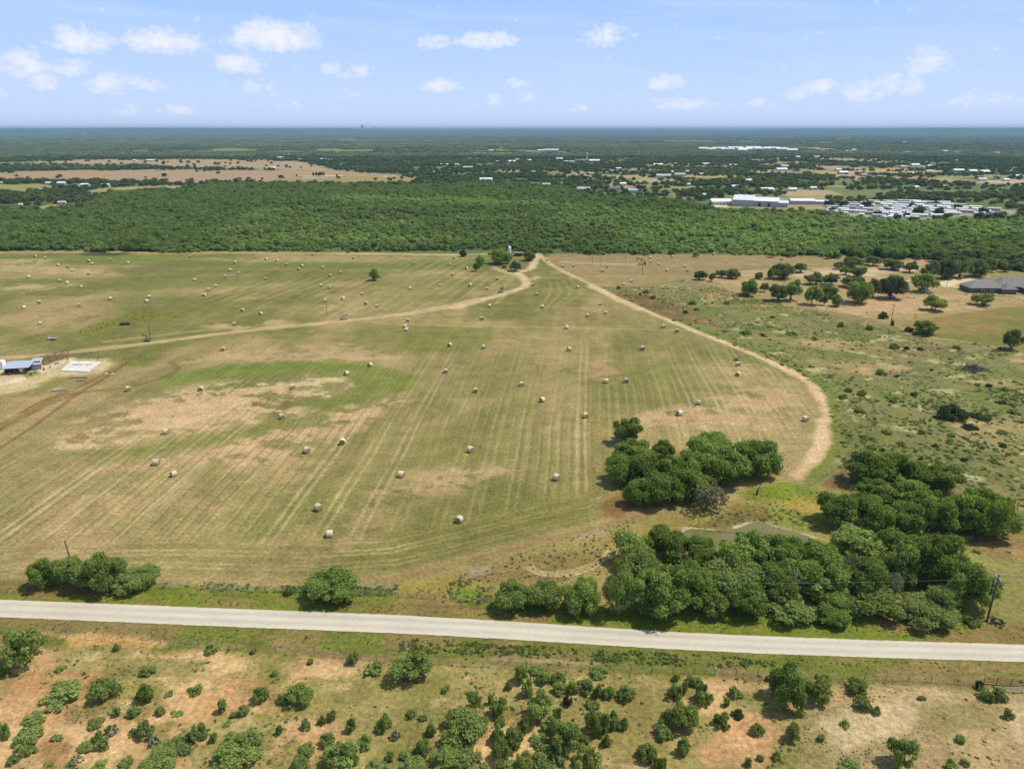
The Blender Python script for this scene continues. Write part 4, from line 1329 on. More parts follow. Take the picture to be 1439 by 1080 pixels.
PAST = '''d 1320 556 1362 592;d 1365 576 1396 588;d 1352 591 1376 604;s 1186 540 1200 551;s 1232 514 1248 527;d 1306 516 1312 521;d 1288 485 1298 492;d 1270 484 1279 491;s 1250 478 1266 490;s 1104 461 1121 471;s 1176 448 1188 460;s 1217 452 1230 464;d 1068 466 1076 472;s 1040 458 1058 470;d 1300 458 1310 464;s 1204 544 1220 556;s 1180 548 1192 560;d 1256 524 1264 530;s 1338 482 1352 490;s 965 417 980 428;s 1018 420 1028 428;d 959 433 968 440;s 1370 534 1380 542;d 1385 536 1395 544;s 1408 540 1420 549;s 1240 600 1256 610;s 1290 600 1302 610;s 1218 622 1230 632;d 1236 626 1244 634;d 1310 620 1320 628;s 1190 605 1200 612;s 1400 600 1418 610;d 1350 640 1362 648;s 1390 640 1404 650;s 1250 556 1262 566;d 1280 548 1292 556;s 1418 570 1436 582;d 1400 560 1416 568;s 1200 568 1216 580;d 1404 620 1416 628;s 866 398 874 406;s 903 404 914 412;s 913 412 923 420;d 897 410 902 415;s 975 430 985 436;s 1140 470 1150 478;s 1082 440 1092 447;s 1030 500 1040 507;d 1290 640 1298 646;s 1260 616 1274 626;s 1330 606 1344 614'''
for ln in PAST.replace('\n', '').split(';'):
    k_, *b = ln.split()
    b = tuple(int(q) for q in b)
    plant('shrub', 'shrub', 'shrub', 'bushes in the rough pasture', b, look='dark' if k_ == 'd' else 'green', mat=M_DARKB if k_ == 'd' else None, noun='bush', hk=.8)


# ------------------------------------------------------------------ stuff: woods, brush, weeds (nobody could count them)
def gn_scatter(name, pts, scl, rotz, pick, tint, protos, label=None, cat=None):
    n = len(pts)
    me = bpy.data.meshes.new(name)
    me.vertices.add(n)
    me.vertices.foreach_set('co', np.asarray(pts, np.float32).ravel())
    for nm, ty, dat, key in (('scl', 'FLOAT_VECTOR', scl, 'vector'), ('rot', 'FLOAT_VECTOR', np.c_[np.zeros(n), np.zeros(n), rotz], 'vector'), ('pick', 'INT', pick, 'value'), ('tint', 'FLOAT', tint, 'value')):
        a = me.attributes.new(nm, ty, 'POINT')
        a.data.foreach_set(key, np.asarray(dat, np.int32 if ty == 'INT' else np.float32).ravel())
    o = link(name, me)
    ng = bpy.data.node_groups.new(name, 'GeometryNodeTree')
    ng.interface.new_socket('Geometry', in_out='INPUT', socket_type='NodeSocketGeometry')
    ng.interface.new_socket('Geometry', in_out='OUTPUT', socket_type='NodeSocketGeometry')
    N, L = ng.nodes, ng.links
    gi, go = N.new('NodeGroupInput'), N.new('NodeGroupOutput')
    iop = N.new('GeometryNodeInstanceOnPoints')
    iop.inputs['Pick Instance'].default_value = True
    jn = N.new('GeometryNodeJoinGeometry')
    for p in reversed(protos):
        oi = N.new('GeometryNodeObjectInfo')
        oi.inputs['Object'].default_value = p
        g2 = N.new('GeometryNodeGeometryToInstance')
        L.new(oi.outputs['Geometry'], g2.inputs[0])
        L.new(g2.outputs[0], jn.inputs[0])
    L.new(gi.outputs[0], iop.inputs['Points'])
    L.new(jn.outputs[0], iop.inputs['Instance'])

    def named(nm, ty, sock):
        k = N.new('GeometryNodeInputNamedAttribute')
        k.data_type = ty
        k.inputs['Name'].default_value = nm
        L.new(next(q for q in k.outputs if q.enabled and q.name == 'Attribute'), iop.inputs[sock])
    named('scl', 'FLOAT_VECTOR', 'Scale')
    named('pick', 'INT', 'Instance Index')
    rr = N.new('FunctionNodeEulerToRotation')
    k = N.new('GeometryNodeInputNamedAttribute')
    k.data_type = 'FLOAT_VECTOR'
    k.inputs['Name'].default_value = 'rot'
    L.new(next(q for q in k.outputs if q.enabled and q.name == 'Attribute'), rr.inputs[0])
    L.new(rr.outputs[0], iop.inputs['Rotation'])
    L.new(iop.outputs[0], go.inputs[0])
    md = o.modifiers.new('scatter', 'NODES')
    md.node_group = ng
    return tag(o, label, cat, kind='stuff')


M_WOOD = leaf_material('woodland leaves', (0.155, 0.215, 0.064), (0.205, 0.265, 0.09), .28, instanced=True, objrand=.22, warm=(.31, .39, .13))
M_FAR = leaf_material('far woodland leaves', (0.118, 0.158, 0.07), (0.155, 0.192, 0.088), .25, instanced=True, objrand=.25, warm=(.22, .24, .12))
M_TUFT = leaf_material('grass and weed tufts', (0.3, 0.285, 0.14), (0.24, 0.275, 0.115), .35, instanced=True, objrand=.25, warm=(0.111, 0.163, 0.042))


def far_patch(seed, n, size, rlo, rhi):
    rg = np.random.default_rng(seed)
    V, Fq, off, at_ = [], [], 0, []
    cv, cf = ICO1
    for i in range(n):
        r = rg.uniform(rlo, rhi)
        h = r * rg.uniform(.9, 1.5)
        p = np.r_[rg.uniform(-size / 2, size / 2, 2), h * .45]
        V.append(p + cv * np.array([r, r, h * .6]) * rg.uniform(.75, 1.2, (len(cv), 1)))
        Fq.append(cf + off)
        off += len(cv)
        at_ += list(np.clip(rg.random() * .6 + rg.random(len(cf)) * .4, 0, 1))
    return np_mesh('patch', np.vstack(V), [np.vstack(Fq)], fattr=at_)


def pobj(name, me, mt):
    me.materials.clear()
    me.materials.append(mt)
    return bpy.data.objects.new(name, me)


WT = [pobj('wood_tree', crown_mesh('wood_tree', 900 + i, 460, .14, 9, 'tree', .72, (.28, .44), .75, .1)[0], M_WOOD) for i in range(5)]
FP = [pobj('far_patch', far_patch(950 + i, 42, 42, 2.6, 4.6), M_FAR) for i in range(3)]


def jitter(P, step, seed, pad=0):
    rg = np.random.default_rng(seed)
    x0, y0 = P.min(0) - pad
    x1, y1 = P.max(0) + pad
    gx_, gy_ = np.meshgrid(np.arange(x0, x1, step), np.arange(y0, y1, step))
    x = gx_.ravel() + rg.uniform(-.5, .5, gx_.size) * step
    y = gy_.ravel() + rg.uniform(-.5, .5, gx_.size) * step
    return x, y, rg


def in_view(x, y, deg=43):
    return (np.abs(np.arctan2(x, y)) < R(deg)) & (y > 0)


def ground_rgb(x, y):
    rr, th, C = GRID
    i = np.clip(np.searchsorted(rr, np.hypot(x, y)), 0, len(rr) - 1)
    j = np.clip(np.searchsorted(th, np.arctan2(x, y)), 0, len(th) - 1)
    return C[i * len(th) + j]


def woodland():
    P = W(WOOD)
    x, y, rg = jitter(P, 3.5, 71, 20)
    dd = seg_dist(x, y, np.vstack([P, P[:1]]))
    dd = np.where(inside(x, y, P), dd, -dd)
    ok = (dd + (fbm(x, y, 14, 70, 4) - .55) * 34 + (rg.random(len(x)) < .03) * 8 > 0) & in_view(x, y, 44) & (dd > -12)
    x, y = x[ok], y[ok]
    tall = np.zeros(len(x))
    for pl in ([(-700, 352), (0, 353), (330, 353), (300, 320), (480, 275), (300, 260), (150, 272), (-700, 310)], [(290, 256), (560, 260), (700, 258), (830, 268), (940, 280), (1140, 295), (1140, 303), (900, 294), (700, 281), (480, 276), (300, 285)],
               [(1100, 362), (1439, 392), (1900, 420), (1900, 345), (1439, 330), (1200, 345)]):
        Q = W(pl)
        d = seg_dist(x, y, np.vstack([Q, Q[:1]]))
        d = np.where(inside(x, y, Q), d, -d) + (fbm(x, y, 60, 72) - .5) * 70
        tall = np.maximum(tall, smooth(-15, 15, d))
    edge = seg_dist(x, y, P)
    gap = fbm(x, y * .8, 45, 73, 4)
    keep = (rg.random(len(x)) < .78 + .22 * tall) & ~((gap > .60) & (tall < .5) & (rg.random(len(x)) < .75))
    # a mown line across the brush
    ln = seg_dist(x, y, W([(770, 336), (900, 330), (1060, 323), (1250, 318)]))
    keep &= ln > 3.0
    x, y, tall, edge = x[keep], y[keep], tall[keep], edge[keep]
    n = len(x)
    big = rg.random(n)
    rad = 1.7 + 1.3 * tall + 1.5 * big ** 3
    h = (2.0 + 2.6 * tall + 3.0 * big ** 3) * (.8 + .4 * fbm(x, y, 30, 74))
    f = (rg.random(n) < .10)
    rad = np.where(f, rad * 1.3, rad)
    h = np.where(f, h * 1.35, h)
    tint = np.clip((1 - tall) * 1.0 * smooth(.25, .6, fbm(x * .6, y, 110, 75)) + .3 * rg.random(n) - .2 * tall - .3 * smooth(12, 2, edge) * 0, 0, 1)
    gn_scatter('woodland', np.c_[x, y, np.zeros(n)], np.c_[rad, rad, h], rg.uniform(0, 6.28, n), rg.integers(0, 5, n), tint, WT, 'wide belt of dense green brush and trees behind the hay field', 'woodland')


def far_woods():
    rg = np.random.default_rng(81)
    # nearer scattered trees of the settlement and the country round it
    P = W([(-900, 330), (1900, 330), (2200, 221), (-1300, 221)])
    x, y, rg = jitter(P, 11, 82)
    ok = in_view(x, y, 43) & ~inside(x, y, W(WOOD)) & (y > 640)
    x, y = x[ok], y[ok]
    c = ground_rgb(x, y)
    green = smooth(-.002, .03, c[:, 1] - c[:, 0])
    cl = fbm(x * .7, y, 70, 83, 4)
    pr = np.where(green > .5, .22 + 1.25 * smooth(.45, .64, cl), np.where(x / y < -.13, .045, .7) * smooth(.48, .64, cl))
    # keep clear: orchard, lawn, mown fields, park and yards
    for pl in (PASTURE, LAWN, ORCHARD, [(1155, 291), (1215, 284), (1300, 282), (1360, 290), (1428, 295), (1428, 301), (1340, 306), (1290, 310), (1220, 307), (1160, 302)], [(985, 296), (1160, 296), (1165, 277), (1020, 275)]):
        pr = np.where(inside(x, y, W(pl)), 0, pr)
    k = rg.random(len(x)) < pr
    x, y = x[k], y[k]
    n = len(x)
    s = rg.random(n)
    rad = 3.2 + 3.6 * s
    h = 3.6 + 3.6 * s * rg.uniform(.8, 1.3, n)
    tint = np.clip(.55 * smooth(.4, .62, fbm(x, y, 200, 84)) + .2 * rg.random(n) - .15, 0, 1)
    gn_scatter('settlement_trees', np.c_[x, y, np.zeros(n)], np.c_[rad, rad, h], rg.uniform(0, 6.28, n), rg.integers(0, 5, n), tint, WT_DARK, 'dark trees thickly scattered between the far houses and lots', 'trees')
    # far woods to the skyline
    pts = []
    for r0, r1, step in ((1450, 3000, 34), (3000, 5200, 48), (5200, 9500, 85), (9500, 15500, 170)):
        Pq = np.array([[-r1, 0], [r1, r1]])
        x, y, _ = jitter(Pq, step, 85 + int(r0))
        rr_ = np.hypot(x, y)
        ok = (rr_ > r0) & (rr_ < r1) & in_view(x, y, 42)
        x, y = x[ok], y[ok]
        c = ground_rgb(x, y)
        g = (c[:, 1] - c[:, 0]) > .004
        cl = fbm(x * .4, y, 300, 86, 4)
        k = g & (rg.random(len(x)) < .35 + 1.6 * smooth(.36, .52, cl))
        if r0 < 2100:
            k &= ~inside(x, y, W([(-1300, 330), (-1300, 221), (2200, 221), (1900, 330)]))
        x, y = x[k], y[k]
        sc = step / 40 * .95
        pts.append(np.c_[x, y, np.full(len(x), sc)])
    A = np.vstack(pts)
    n = len(A)
    sx = np.maximum(A[:, 2], .9) * rg.uniform(.85, 1.2, n)
    tint = np.clip(.5 * smooth(.45, .62, fbm(A[:, 0] * .3, A[:, 1], 700, 87)) + .15 * rg.random(n) - .05, 0, 1)
    gn_scatter('far_woodland', np.c_[A[:, :2], np.zeros(n)], np.c_[sx, sx, rg.uniform(.9, 1.5, n)], rg.uniform(0, 6.28, n), rg.integers(0, 3, n), tint, FP, 'unbroken dark woodland reaching back to the skyline', 'woodland')


M_TOWN = leaf_material('settlement tree leaves', (0.095, 0.13, 0.056), (0.13, 0.165, 0.072), .25, instanced=True, objrand=.25, warm=(0.175, 0.200, 0.068))
WT_DARK = [pobj('wood_tree', WT[i].data.copy(), M_TOWN) for i in range(5)]
TUFTS = [pobj('tuft', crown_mesh('tuft', 970 + i, 60, .30, 4, 'shrub', 0, (.3, .5), .9)[0], M_TUFT) for i in range(4)]


def tufts():
    """low weeds and grass tufts: on the ground below the road, along both verges and in the rough pasture"""
    out = []

    def region(pl, step, dens, r, h, tint, seed, size=9, thr=.45):
        P = W(pl)
        x, y, rg = jitter(P, step, seed)
        k = inside(x, y, P) & (rg.random(len(x)) < dens * smooth(thr - .1, thr + .15, fbm(x, y, size, seed + 1, 4)))
        x, y = x[k], y[k]
        n = len(x)
        s = rg.uniform(.5, 1.3, n)
        out.append(np.c_[x, y, r * s, h * s * rg.uniform(.7, 1.2, n), np.clip(tint + rg.normal(size=n) * .25, 0, 1)])
    south = [(-60, 885), (0, 880), (600, 905), (960, 927), (1439, 945), (1520, 960), (1560, 1120), (-120, 1120)]
    region(south, .55, .32, .16, .15, .35, 601, 6, .44)
    region(south, 1.1, .26, .30, .28, .7, 602, 6, .48)
    region([(560, 897), (960, 918), (1100, 928), (1100, 938), (960, 936), (700, 922), (560, 915)], .55, .8, .35, .42, .85, 603, 4, .42)
    region([(-60, 868), (280, 882), (600, 897), (960, 917), (1439, 934), (1439, 944), (960, 932), (600, 912), (280, 893), (-60, 880)], .6, .35, .22, .22, .6, 604, 5, .45)
    region([(-60, 822), (420, 826), (560, 820), (700, 850), (860, 868), (1439, 884), (1439, 902), (960, 884), (600, 862), (280, 849), (-60, 838)], .7, .35, .25, .25, .5, 605, 6, .45)
    region([(225, 818), (300, 818), (400, 823), (560, 822), (560, 834), (420, 834), (225, 828)], .6, .8, .4, .45, .25, 606, 5, .38)
    region([(490, 824), (540, 826), (560, 835), (490, 838)], .5, .9, .5, .6, .3, 607, 4, .3)
    region([(600, 812), (690, 815), (690, 848), (600, 846)], .6, .5, .4, .4, .55, 608, 4, .4)
    region([(560, 822), (760, 768), (905, 724), (1010, 712), (1060, 690), (1160, 684), (1190, 700), (1180, 760), (1000, 740), (860, 780), (860, 860), (700, 850)], 1.0, .4, .35, .3, .3, 609, 8, .45)
    region([(1000, 728), (1060, 712), (1120, 718), (1150, 742), (1060, 730), (1000, 740)], .6, .6, .4, .45, .15, 610, 5, .4)
    region(PASTURE, 1.5, .55, .55, .32, .5, 611, 14, .42)
    region(PASTURE, 4.0, .45, .95, .7, .75, 612, 18, .48)
    region([(1170, 560), (1439, 545), (1600, 600), (1600, 760), (1439, 760), (1360, 690), (1190, 640)], 1.6, .6, .75, .5, .8, 613, 12, .46)
    region(ORCHARD, 3.0, .35, .6, .5, .4, 614, 10, .5)
    region([(90, 472), (150, 448), (190, 436), (260, 437), (250, 446), (180, 455), (130, 474)], 1.3, .4, .4, .3, .75, 615, 10, .42)
    A = np.vstack(out)
    rg = np.random.default_rng(5)
    # nothing grows on the road, in the pond or on bare tracks
    c = ground_rgb(A[:, 0], A[:, 1])
    k = (c[:, 0] < .36) & ~inside(A[:, 0], A[:, 1], W(POND)) & ~inside(A[:, 0], A[:, 1], np.vstack([W(ROAD_N) + [0, .4], (W(ROAD_S) - [0, .4])[::-1]]))
    A = A[k]
    n = len(A)
    gn_scatter('weeds', np.c_[A[:, :2], np.full(n, -.03)], np.c_[A[:, 2], A[:, 2], A[:, 3] * .75], rg.uniform(0, 6.28, n), rg.integers(0, 4, n), A[:, 4], TUFTS, 'low weeds and grass tufts on open ground and verges', 'weeds')


woodland()
far_woods()
tufts()

# ------------------------------------------------------------------ hay bales
BALES = '''49.5 360 63.5 361.7 124.5 366.3 129.8 370.3 156 364.5 180.5 369 81.5 372 95 374 102 379.7 124.4 384.4 40 388.7 84.5 394 94.4 397 114 402.5 155 419 210 416.4 206 422.7 55 424.6 33.4 431.6 111 428.8 57 453.8
267.5 360.7 330 368 323.7 378.9 316.4 388.4 336.2 383.4 274.2 393 303.5 401.5 293.2 406.7 286.9 414.4 373.7 391 374.3 364 389.5 365.9 402.6 370.7 424.2 372.9 419.4 377.5 439.4 357.4 454 375.5 463.6 386.7 479 382.4 451.6 400.9 464 403.7 457.6 422.4 340.4 435.6 366.2 440 329 454.7
496.2 362.2 580 369.7 637.7 361.9 633 371.7 655.8 376.7 635.8 385.4 699 391.7 576.4 404.7 618.8 400.4 660.6 400.4 684.5 405 707.3 404.7 509.2 412.2 482.2 419 514 425.7 529.9 429.6 687.8 429.2 677 447.3 572.9 449.6 569.2 458 571.4 462.8
769 364.8 791 373.4 805.7 373 853.2 374.2 846.4 380.2 914 361.8 914.3 367.2 926 371 944.8 359.8 937.5 379.4 962.7 373.7 965.8 380 887.3 394.4 876.8 399 749 399.7 754.5 413 812 403 762.4 430.7 843.3 426.7 851.4 439 826.3 443 796.2 459.6 932.6 458.4 951.5 464.3
1003 357 1098 364 1111 360 313 490 282 546 180 546 411 543 396 585 233 606 219 649 244 665 431 632 481 620 447 712 463 749 564 666 661 631 645 729 632 484 680 487 800 490 903 489 487 524 520 512 626 521 668 548 733 539 762 561 852 535 880 534 823 583 1037 511 1037 525 982 565 955 580 1132 588 782 670'''
M_HAY = material('weathered hay', (.64, .56, .38), var=.22, scale=9, second=(.54, .46, .29), objrand=.12, bump=.6)
M_HAYEND = material('cut hay end', (.36, .29, .15), var=.4, scale=14, second=(.25, .19, .09), bump=.6)


def bale_mesh(seed):
    rg = np.random.default_rng(seed)
    n, L_, r = 22, 1.55, .88
    prof = [(-L_ / 2 + .02, .25), (-L_ / 2, .62), (-L_ / 2 + .03, .80), (-L_ / 2 + .13, .875), (-.35, .885), (0, .88), (.35, .885), (L_ / 2 - .13, .875), (L_ / 2 - .03, .80), (L_ / 2, .62), (L_ / 2 - .02, .25)]
    mb = MB()
    V = []
    for a, q in prof:
        for k in range(n):
            t = 2 * math.pi * k / n
            rr_ = q * r / .88 * (1 + rg.normal() * .012)
            z = math.sin(t) * rr_
            z = max(z, -r * .90) if z < 0 else z * .97
            V.append((math.cos(t) * rr_ * 1.03, a + rg.normal() * .012, z + r * .88))
    fs = []
    for i in range(len(prof) - 1):
        mb.cur = 1 if i in (0, 1, len(prof) - 3, len(prof) - 2) else 0
        o = i * n
        for k in range(n):
            mb.f.append([o + k, o + n + k, o + n + (k + 1) % n, o + (k + 1) % n])
            mb.mi.append(mb.cur)
    mb.v = V
    mb.cur = 1
    mb.f += [list(range(n)), list(range((len(prof) - 1) * n + n - 1, (len(prof) - 1) * n - 1, -1))]
    mb.mi += [1, 1]
    me = mb.mesh('hay_bale', True)
    me.materials.append(M_HAY)
    me.materials.append(M_HAYEND)
    return me


BM = [bale_mesh(40 + i) for i in range(4)]
bl = [float(v) for v in BALES.split()]
for i in range(0, len(bl), 2):
    px, py = bl[i], bl[i + 1]
    k = depth(py)
    p = at(px, py, .8)
    o = bpy.data.objects.new('hay_bale', BM[(i // 2) % 4])
    s_ = RNG.uniform(.95, 1.08)
    o.location = (p.x, p.y, -.02)
    o.rotation_euler = (0, 0, R(RNG.choice([15, 35, 60, 100, 140]) + RNG.uniform(-15, 15)))
    o.scale = (s_, s_, s_)
    COL.objects.link(o)
    tag(o, None, 'hay bale', 'round bales in the mown field')
    REG.append(dict(o=o, group='bales', look='round', noun='bale', px=px, py=py, w=8))

# ------------------------------------------------------------------ metals, paints, timbers
M_POLE = material('weathered pole timber', (.115, .085, .06), var=.25, scale=3)
M_GALV = material('grey galvanised metal', (.45, .46, .47), rough=.5, metal=.6, var=.12)
M_CERAM = material('pale insulator', (.55, .55, .52), rough=.3, var=.05)
M_WIRE = material('wire', (.42, .40, .36), rough=.5, metal=.3, var=.05)
M_RUST = material('rusty steel', (.17, .085, .05), var=.35, scale=4)
M_DARKST = material('dark oilfield steel', (.07, .07, .065), var=.3, scale=3)
M_WHITE = material('white painted metal', (.78, .78, .76), rough=.5, var=.06)
M_WHITER = material('white metal roof', (.68, .68, .69), rough=.5, var=.06, objrand=.1)
M_BLUEROOF = material('blue-grey sheet roof', (.36, .41, .48), rough=.5, var=.15, scale=1.5)
M_GREYROOF = material('grey sheet roof', (.42, .42, .43), rough=.6, var=.12, objrand=.2)
M_SHINGLE = material('grey-brown shingles', (.20, .18, .165), var=.2, scale=1.2, objrand=.1)
M_BROWNROOF = material('brown roof', (.23, .17, .14), var=.2, scale=1)
M_WALL = material('pale siding', (.55, .52, .46), var=.1, objrand=.2)
M_WALLG = material('grey metal wall', (.38, .39, .42), var=.1)
M_WALLD = material('dark brick wall', (.14, .11, .10), var=.2)
M_GLASS = material('dark glass', (.02, .025, .03), rough=.1, spec=.6, var=.05)
M_CONC = material('pale concrete', (.64, .60, .52), var=.2, scale=1.2, second=(.52, .48, .40))
M_PLANK = material('old planks', (.20, .13, .09), var=.35, scale=3)
M_TYRE = material('black rubber', (.02, .02, .02), var=.1)

# ------------------------------------------------------------------ power poles and wires
def pole(px, yb, yt, label, arm=False, lean=0.0, rad=.15, group='poles', rz=0.0, cat='utility pole'):
    b = at(px, yb)
    h = height_of(px, yb, yt)
    e = empty('utility_pole', (b.x, b.y, 0), rz, label, cat, group)
    mb = MB()
    mb.tube([(0, 0, -.3), (lean * .5, 0, h * .5), (lean, 0, h)], [rad * 1.15, rad, rad * .8], 8)
    mb.build('shaft', M_POLE, e, smooth=True)
    if arm:
        a = MB()
        a.box(lean - .07, lean + .07, -1.3, 1.3, h - .85, h - .70)
        ar = a.build('crossarm', M_GALV if arm == 2 else M_POLE, e)
        for y in (-1.2, -.5, .5, 1.2):
            c = MB()
            c.tube([(lean, y, h - .70), (lean, y, h - .62), (lean, y, h - .50)], [.03, .07, .045], 8)
            c.build('insulator', M_CERAM, ar)
        s = MB()
        s.tube([(lean, 0, h - 1.6), (lean, .75, h - .85)], .025, 5)
        s.tube([(lean, 0, h - 1.6), (lean, -.75, h - .85)], .025, 5)
        s.build('brace', M_GALV, e)
    return e, b, h


roadang = math.atan2(*(W(ROAD_N)[6] - W(ROAD_N)[4])[::-1])
e1, b1, h1 = pole(1387, 871, 807, 'dark power pole with pale crossarm beside the road at right', 2, rz=roadang, rad=.17)
e2, b2, h2 = pole(107, 815, 759, 'bare brown pole rising out of the left roadside hedge', 0, lean=-.35, rad=.17)
mb = MB()
mb.tube([(0, .28, h1 - 2.5), (0, .28, h1 - 1.7)], .2, 10)
mb.build('transformer', M_GALV, e1)
dirv = Vector((math.cos(roadang), math.sin(roadang), 0))
nrm = Vector((-dirv.y, dirv.x, 0))


def wire(a, b, sag, label, r=.022):
    mb = MB()
    pts = [a.lerp(b, t / 24) - Vector((0, 0, sag * 4 * (t / 24) * (1 - t / 24))) for t in range(25)]
    mb.tube(pts, r, 4, cap=False)
    return tag(mb.build('power_wire', M_WIRE), label, 'wire', 'wires of the roadside power line')


for off, nm, word in ((-1.2, 0, 'nearest the road'), (-.5, 1, 'second from the road'), (1.2, 2, 'farthest from the road')):
    a = b1 + nrm * off + Vector((0, 0, h1 - .5))
    wire(a, a + dirv * 75, 1.4, 'thin pale power wire running right from the roadside pole, ' + word)
wire(b2 + Vector((-.35, 0, h2 - .3)), b1 + nrm * -.5 + Vector((0, 0, h1 - .5)), 4.5, 'long thin power wire crossing in front of the roadside grove', r=.012)
for px, yb, yt, lab, arm in ((211.5, 474, 449, 'thin dark pole beside the beam pump on the left field track', 1), (460, 443, 423, 'short pole by a hay bale above the field track', 0), (684.5, 409, 392, 'pole left of the pump jack near the track bend', 0),
                             (565, 357, 343, 'pole against the wood edge left of the silo', 1), (832, 371.7, 356.5, 'tallest pole left of the far pump jack, near its pale pad track', 1), (844.3, 374, 360, 'thin pole just right of the tallest pad-track pole', 0),
                             (879, 370, 358, 'thin pole midway along the pale track to the far pump jack', 0), (902.5, 386, 366, 'pole standing in front of the far pump jack', 1), (742, 383, 372.5, 'short pole beside the track below the silo', 0),
                             (1251.5, 456, 427, 'stout brown pole at the corner of yard and lawn', 1), (1330, 404, 386, 'slim pole left of the grey farmhouse drive', 0), (1410, 417, 396, 'slim pole in front of the grey farmhouse', 0)):
    pole(px, yb, yt, lab, arm, rad=.13 if arm else .10, group='poles in the fields', rz=.3)


# ------------------------------------------------------------------ oilfield and farm things
def pump_jack(px, py, s, rz, label):
    b = at(px, py)
    e = empty('pump_jack', (b.x, b.y, 0), rz, label, 'pump jack', 'pump jacks')
    e.scale = (s, s, s)
    m = MB()
    m.box(-3, 3.2, -.7, .7, 0, .35)
    m.build('skid', M_DARKST, e)
    m = MB()
    for y in (-.6, .6):
        m.tube([(-.3, y, .35), (.7, y * .2, 3.6)], .11, 6)
        m.tube([(1.7, y, .35), (.7, y * .2, 3.6)], .11, 6)
    m.build('samson_post', M_DARKST, e)
    m = MB()
    m.box(-2.6, 2.6, -.16, .16, -.22, .22)
    bm_ = m.build('walking_beam', M_DARKST, e, loc=(.7, 0, 3.8))
    bm_.rotation_euler = (0, R(-8), 0)
    m = MB()
    m.add([(2.4, -.2, .5), (3.1, -.2, .45), (3.35, -.2, -.2), (3.1, -.2, -1.0), (2.7, -.2, -.9), (2.4, -.2, -.3), (2.4, .2, .5), (3.1, .2, .45), (3.35, .2, -.2), (3.1, .2, -1.0), (2.7, .2, -.9), (2.4, .2, -.3)],
          [(0, 1, 2, 3, 4, 5), (11, 10, 9, 8, 7, 6), (0, 6, 7, 1), (1, 7, 8, 2), (2, 8, 9, 3), (3, 9, 10, 4), (4, 10, 11, 5), (5, 11, 6, 0)])
    m.build('horse_head', M_RUST, bm_)
    m = MB()
    for y in (-.75, .75):
        m.box(-2.7, -1.5, y - .12, y + .12, .5, 1.9)
        m.tube([(-1.9, y, 1.2), (-1.8, y * .5, 3.9)], .07, 5)
    m.build('crank', M_DARKST, e)
    m = MB()
    m.box(-3.0, -2.0, -.5, .5, .35, 1.1)
    m.build('motor', M_GALV, e)
    m = MB()
    m.tube([(3.75, 0, 0), (3.75, 0, 2.9)], .06, 6)
    m.build('well_head', M_RUST, e)
    return e


pump_jack(207, 479, .62, R(160), 'small pump jack beside the pole on the left field track')
pump_jack(704, 411, .75, R(60), 'dark pump jack at the bend of the track below the silo')
pump_jack(483, 449, .55, R(20), 'small dark pump jack where the two field tracks meet')
pump_jack(902, 371.5, 1.0, R(170), 'far pump jack on its pale pad in the east field')


def simple(name, cat, label, px, py, rz=0.0, group=None):
    b = at(px, py)
    return empty(name, (b.x, b.y, 0), rz, label, cat, group)


# silo, tank and open shed among the trees
e = simple('silo', 'silo', 'slim white silo with cone top before the wood', 716, 361)
h = height_of(716, 361, 345)
m = MB()
m.tube([(0, 0, 0), (0, 0, h * .82)], 1.15, 16)
m.build('cylinder_wall', M_WHITE, e, smooth=False)
m = MB()
m.tube([(0, 0, h * .82), (0, 0, h * .86), (0, 0, h)], [1.25, 1.15, .15], 16)
m.build('roof', M_WHITE, e)
e = simple('open_shed', 'shed', 'dark low open shed between the silo and the woods', 729, 359.5, .1)
e.scale = (.75, .75, .85)
m = MB()
for x in (-4.3, 0, 4.3):
    for y in (-2.3, 2.3):
        m.box(x - .1, x + .1, y - .1, y + .1, 0, 2.7)
m.build('frame', M_PLANK, e)
m = MB()
m.box(-4.6, 4.6, 2.2, 2.4, 0, 2.7)
m.build('back_wall', M_RUST, e)
m = MB()
m.add([(-4.9, -2.8, 2.75), (4.9, -2.8, 2.75), (4.9, 2.8, 3.3), (-4.9, 2.8, 3.3), (-4.9, -2.8, 2.85), (4.9, -2.8, 2.85), (4.9, 2.8, 3.4), (-4.9, 2.8, 3.4)], [(3, 2, 1, 0), (4, 5, 6, 7), (0, 1, 5, 4), (1, 2, 6, 5), (2, 3, 7, 6), (3, 0, 4, 7)])
m.build('roof', M_BROWNROOF, e)
e = simple('storage_tank', 'tank', 'red-brown tank between the silo trees and the track', 708.5, 377, .3)
m = MB()
m.tube([(-1.4, 0, 1.7), (-1.3, 0, 1.7), (1.3, 0, 1.7), (1.4, 0, 1.7)], [.7, 1.1, 1.1, .7], 14)
m.build('tank_shell', M_RUST, e)
m = MB()
for x in (-.9, .9):
    m.box(x - .15, x + .15, -.8, .8, 0, .8)
m.build('cradle', M_DARKST, e)

